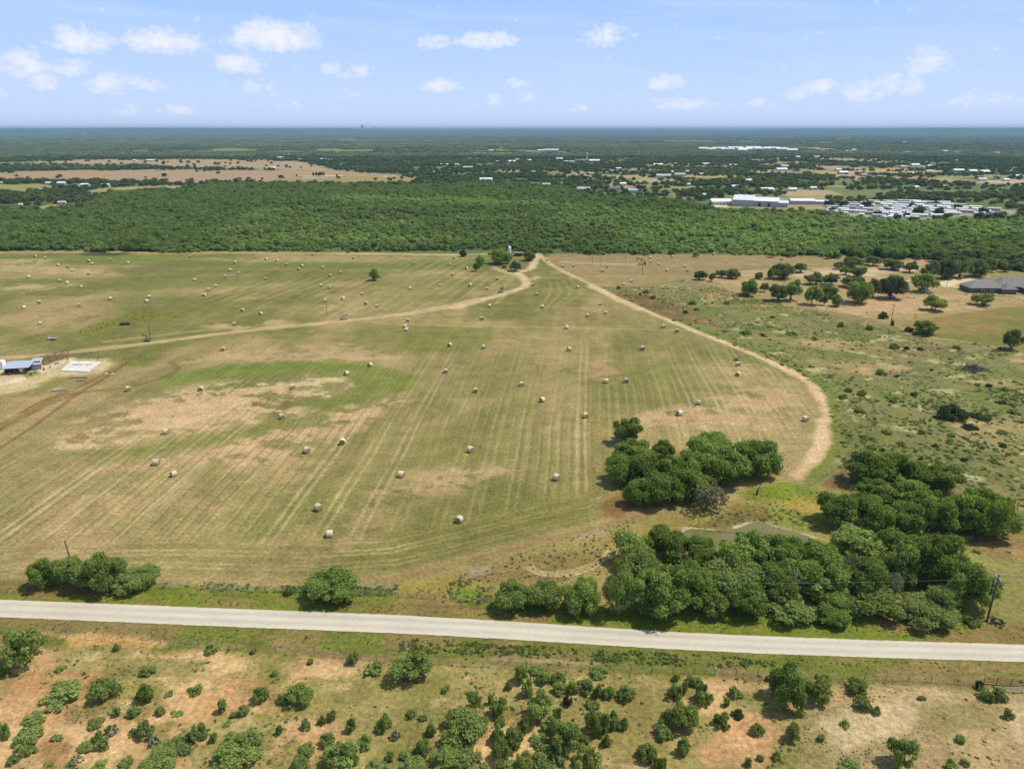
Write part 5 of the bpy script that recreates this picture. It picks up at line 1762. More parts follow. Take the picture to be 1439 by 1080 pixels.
# farmyard at the left edge
e = simple('farm_shed', 'shed', 'open-fronted farm shed with blue-grey sheet roof at left', 33, 522, R(12))
m = MB()
for x in (-5.2, -1.8, 1.8, 5.2):
    for y in (-2.7, 2.9):
        m.box(x - .1, x + .1, y - .1, y + .1, 0, 2.5 if y < 0 else 3.2)
m.build('frame', M_PLANK, e)
m = MB()
m.box(-5.3, 5.3, 3.0, 3.12, 0, 3.1)
m.box(-5.42, -5.3, -2.7, 3.0, 0, 2.6)
m.build('wall', M_WALLD, e)
m = MB()
m.add([(-5.9, -3.4, 2.5), (3.6, -3.4, 2.5), (3.6, 3.6, 3.4), (-5.9, 3.6, 3.4), (-5.9, -3.4, 2.6), (3.6, -3.4, 2.6), (3.6, 3.6, 3.5), (-5.9, 3.6, 3.5)], [(3, 2, 1, 0), (4, 5, 6, 7), (0, 1, 5, 4), (1, 2, 6, 5), (2, 3, 7, 6), (3, 0, 4, 7)])
m.build('roof', M_BLUEROOF, e)
e = simple('lean_to', 'lean-to', 'small pale sheet lean-to joined to the farm shed', 53, 517, R(20))
m = MB()
m.add([(-1.8, -2.6, 2.2), (1.8, -2.6, 2.1), (1.8, 3.2, 3.2), (-1.8, 3.2, 3.3), (-1.8, -2.6, 2.28), (1.8, -2.6, 2.18), (1.8, 3.2, 3.28), (-1.8, 3.2, 3.38)], [(3, 2, 1, 0), (4, 5, 6, 7), (0, 1, 5, 4), (1, 2, 6, 5), (2, 3, 7, 6), (3, 0, 4, 7)])
m.build('roof', M_BLUEROOF, e)
m = MB()
for x in (-1.6, 1.6):
    for y in (-2.4, 3.0):
        m.box(x - .08, x + .08, y - .08, y + .08, 0, 2.1 if y < 0 else 3.2)
m.build('frame', M_PLANK, e)
m = MB()
m.box(-1.5, 1.5, -1.9, -1.8, 0, 1.6)
m.build('front_wall', M_BLUEROOF, e)
e = simple('feed_hopper', 'hopper', 'pale feed hopper in the mouth of the farm shed', 31.5, 525, .2)
m = MB()
m.add([(-.7, -.7, 2.1), (.7, -.7, 2.1), (.7, .7, 2.1), (-.7, .7, 2.1), (-.25, -.25, .8), (.25, -.25, .8), (.25, .25, .8), (-.25, .25, .8)], [(0, 1, 2, 3), (4, 5, 1, 0), (5, 6, 2, 1), (6, 7, 3, 2), (7, 4, 0, 3), (7, 6, 5, 4)])
m.build('hopper_body', M_CONC, e)
m = MB()
for x in (-.6, .6):
    for y in (-.6, .6):
        m.tube([(x, y, 0), (x, y, 2.0)], .05, 5)
m.build('leg', M_GALV, e)
e = simple('water_tank', 'tank', 'white box-shaped tank at the left edge of the farmyard', 2, 518, .1)
m = MB()
m.box(-1.2, 1.5, -1.3, 1.3, .25, 3.4)
m.build('tank_shell', M_WHITE, e)
m = MB()
m.tube([(.15, 0, 3.4), (.15, 0, 3.6)], .3, 10)
m.build('lid', M_GALV, e)
m = MB()
m.box(-1.3, 1.6, -.9, -.5, 0, .25)
m.box(-1.3, 1.6, .5, .9, 0, .25)
m.build('base', M_CONC, e)


def rail_fence(name, label, cat, pts, mat, rails, hgt, step, rad=.05, post='post', group=None):
    P = [at(*p) for p in pts]
    e = empty(name, (P[0].x, P[0].y, 0), 0, label, cat, group)
    o = P[0]
    lay = []
    for i in range(len(P) - 1):
        n = max(1, int((P[i + 1] - P[i]).length / step))
        for k in range(n + (1 if i == len(P) - 2 else 0)):
            lay.append(P[i].lerp(P[i + 1], k / n) - o)
    for q in lay[:95]:
        m = MB()
        m.tube([(q.x, q.y, -.2), (q.x, q.y, hgt)], rad, 6)
        m.build(post, mat, e)
    for z in rails:
        m = MB()
        m.tube([(q.x, q.y, z) for q in lay], rad * (.8 if rad > .045 else .25), 5)
        m.build('rail' if rad > .045 else 'fence_wire', mat if rad > .045 else M_WIRE, e)
    return e


rail_fence('pipe_pen', 'rusty pipe pen behind the concrete slab, its long back side', 'pen', [(58, 506), (78, 500.5), (97, 496.5)], M_RUST, (.5, .9, 1.3, 1.7), 1.8, 2.6, .11)
rail_fence('pipe_pen', 'lower rusty pipe pen rail row nearest the concrete slab', 'pen', [(60, 511), (80, 505.5), (95, 503)], M_RUST, (.6, 1.1, 1.6), 1.7, 2.8, .11)
rail_fence('pipe_pen', 'grey open pen of thin posts behind the concrete slab', 'pen', [(96, 510), (97, 502), (128, 499), (140, 503), (138, 508)], M_PLANK, (1.0, 1.7), 2.0, 2.4, .05)
e = simple('concrete_slab', 'concrete slab', 'pale broken concrete slab of a vanished building', 112, 515, R(6))
m = MB()
p0 = [at(*q) - at(112, 515) for q in ((85, 521), (124, 523), (142, 509), (100, 508))]
ca, sa = math.cos(-R(6)), math.sin(-R(6))
p0 = [(q.x * ca - q.y * sa, q.x * sa + q.y * ca) for q in p0]
m.add([(x, y, z) for z in (-.05, .28) for x, y in p0], [(4, 5, 6, 7), (0, 1, 5, 4), (1, 2, 6, 5), (2, 3, 7, 6), (3, 0, 4, 7)])
m.build('slab', M_CONC, e)
m = MB()
m.box(-3.5, .8, 1.2, 1.5, .28, .8)
m.box(-3.5, -3.2, -1.0, 1.2, .28, .7)
m.box(1.6, 4.6, 1.3, 1.6, .28, .6)
m.build('broken_wall', M_CONC, e)
m = MB()
rg_ = random.Random(8)
for k in range(26):
    x, y, s_ = rg_.uniform(-3.5, 3.5), rg_.uniform(-2.8, 3), rg_.uniform(.12, .4)
    m.box(-s_, s_, -s_ * .7, s_ * .7, .28, .28 + s_ * .7, rg_.uniform(0, 3), (x, y, 0))
tag(m.build('rubble', M_CONC, e), kind='stuff')
e = simple('stock_trough', 'trough', 'long pale boat-shaped trough lying on bare ground by the tracks', 84, 549, R(8))
m = MB()
out_, inn = [], []
for t in range(16):
    a = 2 * math.pi * t / 16
    out_.append((2.6 * math.copysign(abs(math.cos(a)) ** .8, math.cos(a)), .8 * math.sin(a)))
m.add([(x * .85, y * .8, 0) for x, y in out_] + [(x, y, .75) for x, y in out_] + [(x * .93, y * .86, .75) for x, y in out_] + [(x * .8, y * .7, .25) for x, y in out_],
      [(i + 16 * j, (i + 1) % 16 + 16 * j, (i + 1) % 16 + 16 * (j + 1), i + 16 * (j + 1)) for j in range(3) for i in range(16)] + [tuple(range(48, 64))])
m.build('basin', M_CONC, e)
m = MB()
m.box(-2.4, 2.4, -.06, .06, .76, .84)
m.build('crossbar', M_RUST, e)
for px, py, l, lab in ((109, 531.5, 7.0, 'long brown timbers stacked in front of the concrete slab'), (113, 536, 4.0, 'short brown timber lying behind the pale trough')):
    e = simple('timber_pile', 'timbers', lab, px, py, R(4), 'timbers in the farmyard')
    for k in range(3):
        m = MB()
        m.box(-l / 2 + k * .3, l / 2 - .2 * k, -.16, .16, .02, .30, 0, (0, k * .38, .0 if k < 2 else .02))
        m.build('timber', M_PLANK, e)
e = simple('scrap_heap', 'scrap', 'pale heap with a dark hollow right of the concrete slab', 154, 525, 0)
for k, (x, y, s_) in enumerate(((-1.2, 0, .8), (0, .4, 1.0), (1.3, .1, .7), (.6, -.5, .5))):
    m = MB()
    cv, cf = ICO1
    rg2 = np.random.default_rng(k)
    m.add([(x + q[0] * s_ * w_, y + q[1] * s_ * .7, max(-.05, q[2] * s_ * .5)) for q, w_ in zip(cv, rg2.uniform(.8, 1.2, len(cv)))], [tuple(f) for f in cf])
    m.build('lump', M_CONC if k != 1 else M_DARKST, e)
for k, (px, py, nm, lab) in enumerate(((62, 520, 'barrel', 'dark rusty barrel between the lean-to and the slab'), (71, 517, 'barrel', 'blue-grey barrel beside the pale yard lane'), (44, 527, 'barrel', 'rusty barrel in the weeds before the farm shed'), (14, 527, 'barrel', 'dark barrel left of the farm shed'))):
    e = simple(nm, 'barrel', lab, px, py, k * .7)
    m = MB()
    m.tube([(0, 0, 0), (0, 0, .05), (0, 0, .44), (0, 0, .47), (0, 0, .5), (0, 0, .9), (0, 0, .95)], [.28, .31, .31, .335, .31, .31, .28], 14)
    m.build('drum_body', M_BLUEROOF if k == 1 else M_RUST, e)
    m = MB()
    m.tube([(0, 0, .95), (0, 0, .98)], [.25, .25], 12)
    m.build('lid', M_DARKST, e)
for k, (px, py, s_, lab) in enumerate(((66, 511, 1.0, 'grey sheet-metal stack by the near end of the pens'), (80, 510.5, .8, 'small crooked sheet-metal stack beside the slab corner'))):
    e = simple('sheet_stack', 'metal sheets', lab, px, py, .4 + k)
    for q in range(4):
        m = MB()
        n_ = 10
        vs_ = [(-1.3 * s_ + 2.6 * s_ * i / n_, y, .06 + q * .09 + .03 * (i % 2)) for y in (-.5, .5) for i in range(n_ + 1)]
        m.add(vs_, [(i, i + 1, i + n_ + 2, i + n_ + 1) for i in range(n_)])
        o_ = m.build('sheet', M_GALV if q % 2 else M_RUST, e)
        o_.rotation_euler = (0, 0, .12 * q)
# implements on the green bank above the left track
e = simple('farm_implement', 'implement', 'rusty dark farm implement on the green bank above the left track', 177, 456, .2)
m = MB()
m.box(-2.4, 2.2, -.08, .08, .9, 1.05)
m.box(-2.2, -2.05, -1.2, 1.2, .8, .95)
m.box(1.2, 1.35, -1.0, 1.0, .8, .95)
m.build('frame', M_RUST, e)
for x in (-2.1, -1.0, .2, 1.3):
    m = MB()
    m.tube([(x, -.9, .6), (x, .9, .6)], .58, 12)
    m.build('disc', M_DARKST, e)
m = MB()
m.tube([(2.2, 0, .95), (4.6, 0, .6)], .06, 5)
m.build('drawbar', M_RUST, e)
e = simple('flat_trailer', 'trailer', 'small grey trailer left of the green bank above the farmyard', 75, 477, .1)
m = MB()
m.box(-1.8, 1.8, -.9, .9, .65, .8)
m.box(-1.8, -1.7, -.9, .9, .8, 1.5)
m.build('bed', M_GALV, e)
for y in (-1.0, 1.0):
    m = MB()
    m.tube([(0, y - .1, .38), (0, y + .1, .38)], .38, 12)
    m.build('wheel', M_TYRE, e)
m = MB()
m.tube([(1.8, 0, .7), (3.0, 0, .5)], .05, 5)
m.build('drawbar', M_RUST, e)
# dead snag by the pond, brush heap in the pasture
e = simple('dead_snag', 'dead tree', 'black dead stump leaning beside the bright green pond meadow', 1063, 695, 0)
m = MB()
m.tube([(0, 0, -.2), (.15, 0, 1.2), (.55, 0, 2.6)], [.28, .2, .06], 7)
m.build('trunk', M_DARKST, e, smooth=True)
m = MB()
m.tube([(.15, 0, 1.2), (-.2, .2, 2.0)], [.1, .03], 5)
m.tube([(.3, 0, 1.8), (.9, .1, 2.3)], [.08, .03], 5)
m.build('branch', M_DARKST, e)
e = simple('brush_pile', 'brush pile', 'grey heap of dead cut brush lying out in the rough pasture', 1368, 519, 0)
rg_ = random.Random(12)
m = MB()
for k in range(150):
    a, q = rg_.uniform(0, 6.28), rg_.random() ** .6
    x, y = math.cos(a) * q * 4.6, math.sin(a) * q * 3.0
    z = (1 - q) * 1.9
    b_, t_ = rg_.uniform(0, 6.28), rg_.uniform(-.3, .5)
    l = rg_.uniform(.8, 1.8)
    m.tube([(x - math.cos(b_) * l, y - math.sin(b_) * l, max(.05, z - t_ * l)), (x + math.cos(b_) * l, y + math.sin(b_) * l, max(.08, z + t_ * l))], [.11, .05], 5)
m.build('branches', material('dead grey wood', (.12, .115, .12), var=.4, scale=3), e)

# ------------------------------------------------------------------ fences by the road
rail_fence('wire_fence', 'thin wire fence with brown posts along the ground below the road', 'fence', [(-60, 886), (200, 903), (470, 923), (740, 941), (1005, 947), (1245, 955), (1372, 962)], M_POLE, (.45, .8, 1.15), 1.3, 3.6, .04)
rail_fence('wire_fence', 'thin wire fence along the hay field above the road', 'fence', [(-60, 818), (230, 826), (420, 832), (560, 838), (690, 846)], M_POLE, (.45, .8, 1.15), 1.3, 3.4, .04)
rail_fence('wire_fence', 'fence line between the rough pasture and the bare yard', 'fence', [(968, 398), (1040, 413), (1110, 428), (1200, 447), (1285, 469), (1380, 484), (1500, 506)], M_POLE, (.5, .9, 1.2), 1.35, 5.0, .04)
rail_fence('pipe_fence', 'rusty pipe fence with a gate at the right edge below the road', 'fence', [(1382, 960), (1400, 961.5), (1440, 964.5), (1500, 969)], M_RUST, (.35, .7, 1.05, 1.4), 1.5, 1.9, .06)
e = simple('pipe_gate', 'gate', 'long low grey pipe gate standing open below the pipe fence', 1415, 972, R(-3))
m = MB()
for z in (.4, .75, 1.1):
    m.tube([(-2.2, 0, z), (3.6, 0, z)], .04, 6)
m.build('rail', M_GALV, e)
for x in (-2.2, -.3, 1.7, 3.6):
    m = MB()
    m.tube([(x, 0, .3), (x, 0, 1.15)], .045, 6)
    m.build('upright', M_GALV, e)
e = simple('marker_post', 'marker post', 'single pale marker post on the grass below the road', 1005.5, 947, 0)
m = MB()
m.box(-.07, .07, -.05, .05, -.1, 1.25)
m.build('shaft', M_CONC, e)
m = MB()
m.box(-.075, .075, -.055, .055, 1.25, 1.4)
m.build('cap', M_WHITE, e)

# ------------------------------------------------------------------ farmhouse at the right and its cars
def house_parts(name, label, cat, px, py, rz, vols, wall, roof, group=None, windows=True):
    e = simple(name, cat, label, px, py, rz, group)
    m = MB()
    for (x0, x1, y0, y1, zh, zr, ty) in vols:
        if ty == 'h':
            m.box(x0, x1, y0, y1, 0, zh)
        else:
            m.gable_walls(x0, x1, y0, y1, zh, zr)
    m.build('wall', wall, e)
    for (x0, x1, y0, y1, zh, zr, ty) in vols:
        m = MB()
        if ty == 'h':
            m.hip(x0, x1, y0, y1, zh + .01, zr, .6)
        else:
            m.gable(x0, x1, y0, y1, zh + .05, zr + .12, .5)
        m.build('roof', roof, e)
    if windows:
        x0, x1, y0, y1, zh, zr, ty = vols[0]
        n = max(2, int((x1 - x0) / 5))
        for k in range(n):
            x = x0 + (k + .5) * (x1 - x0) / n
            m = MB()
            m.box(x - .9, x + .9, y0 - .06, y0 + .02, .9, 2.2)
            w_ = m.build('window', M_WHITE, e)
            m = MB()
            m.box(x - .78, x + .78, y0 - .09, y0 - .065, 1.02, 2.08)
            m.build('pane', M_GLASS, w_)
    return e


house_parts('farmhouse', 'sprawling grey-brown hip-roofed farmhouse at the right edge', 'house', 1392, 409, R(-3), [(-15, 5, -5, 6, 2.9, 6.6, 'h'), (3, 26, -1, 12, 2.95, 7.6, 'h'), (2, 10, -8, 0, 2.8, 5.6, 'h'), (16, 30, -7, 3, 2.85, 6.2, 'h')], M_WALLD, M_SHINGLE)
rail_fence('yard_fence', 'dark picket fence round the back of the grey farmhouse', 'fence', [(1347, 405), (1372, 412), (1405, 416), (1450, 419)], M_DARKST, (.3, .8, 1.3, 1.6), 1.8, 1.0, .055)


def car(px, py, rz, label, mat, pick=False):
    e = simple('parked_car', 'car', label, px, py, rz, 'cars parked in the yard')
    L2 = 2.7 if pick else 2.3
    m = MB()
    prof = [(-L2, .35), (-L2, .95), (-.9 if pick else -1.9, 1.0), (-.8 if pick else -1.6, 1.75), (.5, 1.75), (1.1, 1.05), (L2 - .1, .9), (L2, .35)]
    n = len(prof)
    m.add([(x, -.92, z) for x, z in prof] + [(x, .92, z) for x, z in prof], [tuple(range(n)), tuple(range(2 * n - 1, n - 1, -1))] + [(i, i + n, (i + 1) % n + n, (i + 1) % n) for i in range(n)])
    m.build('body', mat, e)
    m = MB()
    m.box(-.7 if pick else -1.45, .45, -.94, .94, 1.12, 1.62)
    m.build('window', M_GLASS, e)
    for x in (-L2 * .62, L2 * .62):
        for y in (-.85, .85):
            m = MB()
            m.tube([(x, y - .11, .36), (x, y + .11, .36)], .36, 12)
            m.build('wheel', M_TYRE, e)
    return e


car(1303, 410.5, R(-20), 'white pickup truck parked under the dark yard tree', M_WHITE, True)
car(1297, 408, R(-35), 'dark car half hidden behind the white pickup', M_GALV)
car(1252, 418, R(5), 'white car under the wide yard trees left of the pickup', M_WHITE)

# ------------------------------------------------------------------ warehouse, mobile homes, far houses
house_parts('warehouse', 'big grey steel warehouse with white gabled roofs behind the brush', 'warehouse', 1070, 289.5, R(-24), [(-43, -12, -16, 22, 7.0, 11.5, 'g'), (-12.5, 26, -12, 14, 6.4, 9.8, 'g'), (26, 40, -9, 6, 5.0, 7.0, 'g')], M_WALLG, M_WHITER, windows=False)
e = [o for o in bpy.data.objects if o.name.startswith('warehouse')][0]
e.scale = (.78, .78, 1.1)
for x in (-2, 12):
    m = MB()
    m.box(x - 1.8, x + 1.8, -12.3, -12.05, 0, 4.2)
    m.build('door', M_GLASS, e)
house_parts('warehouse', 'long low white-roofed shed right of the big warehouse', 'warehouse', 1126, 286.5, R(-6), [(-15, 15, -7, 7, 4.6, 6.6, 'g'), (15, 34, -5, 6, 3.8, 5.2, 'g')], M_WALLG, M_WHITER, windows=False)
house_parts('warehouse', 'white barn standing alone in the green brush', 'barn', 683, 257, R(4), [(-11, 11, -6, 6, 6.5, 9.0, 'g')], M_WHITE, M_WHITER, windows=False)


def mobile_home(rg, l):
    m = MB()
    w, h = 2.3, 2.9
    m.cur = 0
    m.gable_walls(-l / 2, l / 2, -w, w, h, h + .75)
    m.cur = 1
    m.gable(-l / 2, l / 2, -w, w, h + .05, h + .85, .35, .12)
    m.cur = 2
    for k in range(4):
        x = -l / 2 + l * (k + .6) / 4.4
        m.box(x - .55, x + .55, -w - .05, -w + .02, 1.2, 2.2)
    m.cur = 0
    m.box(-1.5, 1.5, -w - 1.8, -w - .06, 0, .6)
    return m.mesh('mobile_home')


MH = [mobile_home(random.Random(i), l) for i, l in enumerate((11, 13.5, 15, 12.5))]
MHV = []
for me in MH:
    for wl, rf in ((M_WALL, M_WHITER), (M_WHITE, M_WHITER), (M_WALLG, M_GREYROOF)):
        q = me.copy()
        for mt_ in (wl, rf, M_GLASS):
            q.materials.append(mt_)
        MHV.append((q, 'white' if rf is M_WHITER else 'grey'))
ORD = 'first second third fourth fifth sixth seventh eighth ninth tenth eleventh twelfth thirteenth fourteenth fifteenth sixteenth seventeenth eighteenth nineteenth twentieth'.split()
ORD += ['twenty-' + o_ for o_ in ORD[:9]] + ['thirtieth'] + ['thirty-' + o_ for o_ in ORD[:9]]
ROWS = [(307.5, 1240, 1290), (304.8, 1206, 1330), (302, 1178, 1415), (299, 1164, 1425), (296, 1162, 1428), (293, 1166, 1395), (290, 1182, 1366), (287, 1196, 1340), (284.6, 1222, 1300)]
ROWN = ['front', 'second', 'third', 'fourth', 'fifth', 'sixth', 'seventh', 'eighth', 'back']
mhr = random.Random(3)
for r_, (py, xa, xb) in enumerate(ROWS):
    x = xa + mhr.uniform(0, 6)
    k = 0
    while x < xb - 4:
        if mhr.random() < .13:
            x += mhr.uniform(10, 18)
            continue
        me, cl = mhr.choice(MHV)
        b = at(x, py + mhr.uniform(-.6, .6))
        o = bpy.data.objects.new('mobile_home', me)
        o.location = (b.x, b.y, 0)
        o.rotation_euler = (0, 0, R(mhr.choice([-22, -28, -18, -35]) + mhr.uniform(-5, 5) + (90 if mhr.random() < .15 else 0)))
        COL.objects.link(o)
        tag(o, f'{cl}-roofed mobile home in the park, {ROWN[r_]} row from the front, {ORD[k]} from the left'.replace('front row from the front', 'front row').replace('back row from the front', 'back row'), 'mobile home', 'mobile homes in the park')
        k += 1
        x += mhr.uniform(16, 25)
for i, b in enumerate([(1158, 281, 1170, 290), (1176, 281, 1192, 291), (1212, 282, 1226, 291), (1284, 290, 1300, 303), (1312, 291, 1326, 303), (1374, 292, 1388, 302), (1278, 285, 1288, 292), (1164, 291, 1174, 299), (1226, 296, 1238, 303), (1270, 299, 1280, 306), (1340, 287, 1352, 295), (1244, 292, 1254, 299), (1308, 283, 1320, 290)]):
    plant('tree', 'park_tree', 'tree', 'dark trees among the mobile homes', b, mat=M_DARKB)

HOUSES = '''719 228 w 12;743 226 w 8;786 224 w 10;795 228 w 10;803 228 t 9;817 227 b 22;835 227 w 18;727 225 w 6;775 212 w 26;761 212 w 14;830 245 g 10;869 238 w 9;872 245 w 4;925 233 w 16;929 243 w 6;943 243 w 8;932 249 t 24;955 247 t 18;752 261 t 16;768 261 t 14;788 259 w 7;830 264 w 10;820 268 t 24;863 266 b 18;900 264 b 18;888 270 t 16;875 260 w 8;
970 232 w 7;992 232 w 12;1028 233 w 6;1032 233 w 8;1077 233 w 8;967 242 w 8;987 246 w 8;977 244 w 6;1098 239.5 w 18;1127 233 w 6;1121 221 w 8;1147 221 t 10;1051 255 w 12;1043 256 g 6;1032 264 w 12;1019 259.5 w 7;965 261 w 9;1077 269 w 20;1113 268 w 15;1142 266 w 9;1184 244 w 14;1178 239.5 w 9;992 276 w 11;1012 286.5 w 36;1116 246 b 26;1102 235 t 14;
1285 233 w 15;1268 235 w 8;1307 235 w 13;1346 241 w 16;1366 242 w 14;1382 243 w 17;1379 253.5 t 14;1413 254 w 9;1428 248.5 w 10;1280 244.5 w 10;1305 242 t 12;1285 265 w 11;1306 265 t 8;1366 257 b 10;1203 238.5 w 6;1213 247 g 12;1327 263 w 6;1328 213 w 12;1345 215 w 12;1360 216 w 9;1401 216 w 14;1274 215 w 10;1342 226.5 w 5;
70 259 w 8;87 259 w 11;107 262 b 12;120 261.5 w 12;149 262 w 13;190 226 w 7;210 226 w 8;216 226 w 5;3 258 w 7;2 270 w 6;30 290 w 6;88 287 g 12;116 278 g 10;58 268 t 8;395 222.6 w 10;403 218.6 w 10;384 237 w 8;421 225 w 6;456 225 w 12;465 226 w 9;478 233 w 7;483 237 w 4;584 231 w 6;617 232 w 5;622 231.6 w 6;630 232 w 7;658 237 s 17;642 232 w 6;700 228 w 8;689 231 b 8;
226 191 w 5;333 204 w 5;290 203 w 4;412 203 w 3;600 198 w 6;690 212 w 7;566 197 w 4;1192 213 w 9;1200 211 w 7;1180 214 w 5;1270 200 w 4;1330 184 w 5;915 183 w 4;812 186 w 4;1412 188 w 8'''
HR = {'w': (M_WALL, M_WHITER, 'white-roofed'), 't': (M_WALL, M_GREYROOF, 'grey-roofed'), 'b': (M_WALL, M_BROWNROOF, 'brown-roofed'), 'g': (M_WALLG, M_GREYROOF, 'grey'), 's': (M_WALLG, M_BLUEROOF, 'blue-roofed')}
HMESH = {}
for q in HOUSES.replace('\n', '').split(';'):
    px, py, c, wpx = q.split()
    px, py, wpx = float(px), float(py), float(wpx)
    mpp = depth(py) / F
    wm = min(wpx * mpp * .78, 60.0)
    dm = min(wm * .7, 11 + wm * .12)
    hm = min(3.0 + wm * .05, 6.5)
    wl, rf, look = HR[c]
    key = (c, round(wm / 3))
    if key not in HMESH:
        m = MB()
        m.gable_walls(-wm / 2, wm / 2, -dm / 2, dm / 2, hm, hm + dm * .20)
        m.cur = 1
        m.gable(-wm / 2, wm / 2, -dm / 2, dm / 2, hm + .05, hm + dm * .20 + .15, .5)
        m.cur = 2
        n = max(2, int(wm / 4))
        for k in range(n):
            x = -wm / 2 + (k + .5) * wm / n
            m.box(x - .6, x + .6, -dm / 2 - .06, -dm / 2 + .02, .8 if k != n // 2 else .1, 2.2)
        me = m.mesh('house')
        for mt_ in (wl, rf, M_GLASS):
            me.materials.append(mt_)
        HMESH[key] = me
    b = at(px, py + .6)
    o = bpy.data.objects.new('far_house', HMESH[key])
    o.location = (b.x, b.y, 0)
    o.rotation_euler = (0, 0, R(RNG.choice([-8, 5, 0, 12]) + RNG.uniform(-6, 6)))
    COL.objects.link(o)
    tag(o, None, 'house', 'houses of the far settlement')
    REG.append(dict(o=o, group='houses', look=('long ' if wpx > 16 else 'small ' if wpx < 8 else '') + look, noun='house', px=px, py=py, w=wpx))
# white complex of long roofs far right of centre
for i, (px, py, w) in enumerate([(988, 209.8, 12), (998, 210.8, 12), (1010, 209.5, 18), (1022, 211, 18), (1033, 208.8, 20), (1046, 210.5, 20), (1058, 208.5, 20), (1070, 210, 22), (1084, 209.2, 20), (1098, 210.5, 16), (1112, 212, 14), (1043, 212, 12)]):
    mpp = depth(py) / F
    m = MB()
    wm = w * mpp
    m.gable_walls(-wm / 2, wm / 2, -18, 18, 6, 11)
    m.cur = 1
    m.gable(-wm / 2, wm / 2, -18, 18, 6.05, 11.3, .8)
    b = at(px, py + .5)
    o = m.build('far_hall', [M_WHITE, M_WHITER], None, (b.x, b.y, 0))
    tag(o, None, 'hall', 'white halls far off in the woods')
    REG.append(dict(o=o, group='halls', look='long white', noun='hall', px=px, py=py, w=w, order='far white hall in the bright cluster above the settlement'))

# towers
def tower(px, yb, yt, kind, label, name):
    b = at(px, yb)
    h = height_of(px, yb, yt)
    e = empty(name, (b.x, b.y, 0), 0, label, 'tower', 'towers on the horizon')
    if kind == 'water':
        m = MB()
        m.tube([(0, 0, 0), (0, 0, h * .62)], 2.4, 12)
        m.build('stem', M_WALL, e)
        m = MB()
        m.tube([(0, 0, h * .62), (0, 0, h * .68), (0, 0, h * .95), (0, 0, h)], [2.6, 3.4, 3.4, 1.2], 14)
        m.build('tank', M_WALL, e)
    elif kind == 'lattice':
        m = MB()
        w = h * .11
        for a in range(4):
            x, y = (w if a in (0, 3) else -w), (w if a < 2 else -w)
            m.tube([(x, y, 0), (x * .2, y * .2, h)], [.35, .2], 5)
        m.build('leg', M_GALV, e)
        m = MB()
        for k in range(7):
            z0, z1 = h * k / 7.5, h * (k + 1) / 7.5
            s0, s1 = w * (1 - .8 * z0 / h), w * (1 - .8 * z1 / h)
            for (ax, ay), (bx, by) in (((1, 1), (-1, 1)), ((-1, 1), (-1, -1)), ((-1, -1), (1, -1)), ((1, -1), (1, 1))):
                m.tube([(ax * s0, ay * s0, z0), (bx * s1, by * s1, z1)], .2, 4)
        m.build('lattice', M_GALV, e)
    else:
        m = MB()
        k = h
        m.box(-.55 * k, .1 * k, -.4 * k, .4 * k, 0, h * .55)
        m.box(-.3 * k, .05 * k, -.2 * k, .2 * k, h * .55, h)
        m.box(.1 * k, .9 * k, -.3 * k, .3 * k, 0, h * .4)
        m.build('block', M_WALLG, e)
        m = MB()
        m.tube([(.5 * k, 0, 0), (.5 * k, 0, h * .7)], k * .06, 8)
        m.build('chimney', M_CONC, e)
    return e


tower(824.6, 226, 214.5, 'water', 'tall pale water tower over the middle of the far settlement', 'water_tower')
tower(1397, 253, 236, 'lattice', 'grey lattice mast among the houses at far right', 'lattice_mast')
tower(118.5, 192.5, 185.5, 'water', 'distant white tower at far left below the skyline', 'white_tower')
tower(510.5, 184.6, 176.0, 'plant', 'blue-grey power plant blocks on the skyline left of centre', 'power_plant')
tower(529, 184.4, 178.2, 'plant', 'smaller grey block on the skyline right of the power plant', 'skyline_block')
# a row of dark cypress-like trees by the pale wall in the far tan field
for i, px in enumerate((440.5, 444.5, 448, 451, 454.5)):
    plant('tree', 'cypress', 'tree', 'row of dark trees on the far tan field', (px - 1.6, 243, px + 1.6, 248.2), label=None, mat=M_DARKB, hk=1.3)
for px in (417, 473):
    plant('tree', 'cypress', 'tree', 'row of dark trees on the far tan field', (px - 1.2, 244.5, px + 1.2, 248.6), mat=M_DARKB, label='single dark upright tree at the left end of the pale far wall' if px < 430 else 'single dark upright tree at the right end of the pale far wall')
e = simple('field_wall', 'wall', 'low pale wall across the far tan field', 452, 249.3, 0)
m = MB()
k = depth(249) / F
m.box(-34 * k, 34 * k, -.4, .4, 0, 2.0)
m.build('wall_run', M_CONC, e)

# ------------------------------------------------------------------ air: thin summer haze
def haze():
    m = MB()
    m.box(-64000, 64000, -1500, 64000, -8, 150)
    mt_ = bpy.data.materials.new('summer haze')
    mt_.use_nodes = True
    N, L = mt_.node_tree.nodes, mt_.node_tree.links
    N.clear()
    o_ = N.new('ShaderNodeOutputMaterial')
    v = N.new('ShaderNodeVolumePrincipled')
    v.inputs['Color'].default_value = HAZE_COL
    v.inputs['Density'].default_value = HAZE_DENS
    v.inputs['Anisotropy'].default_value = 0.0
    L.new(v.outputs[0], o_.inputs['Volume'])
    tag(m.build('haze', mt_), kind='stuff')


HAZE_DENS = 5.8e-5
HAZE_COL = (.34, .56, .78, 1)
haze()

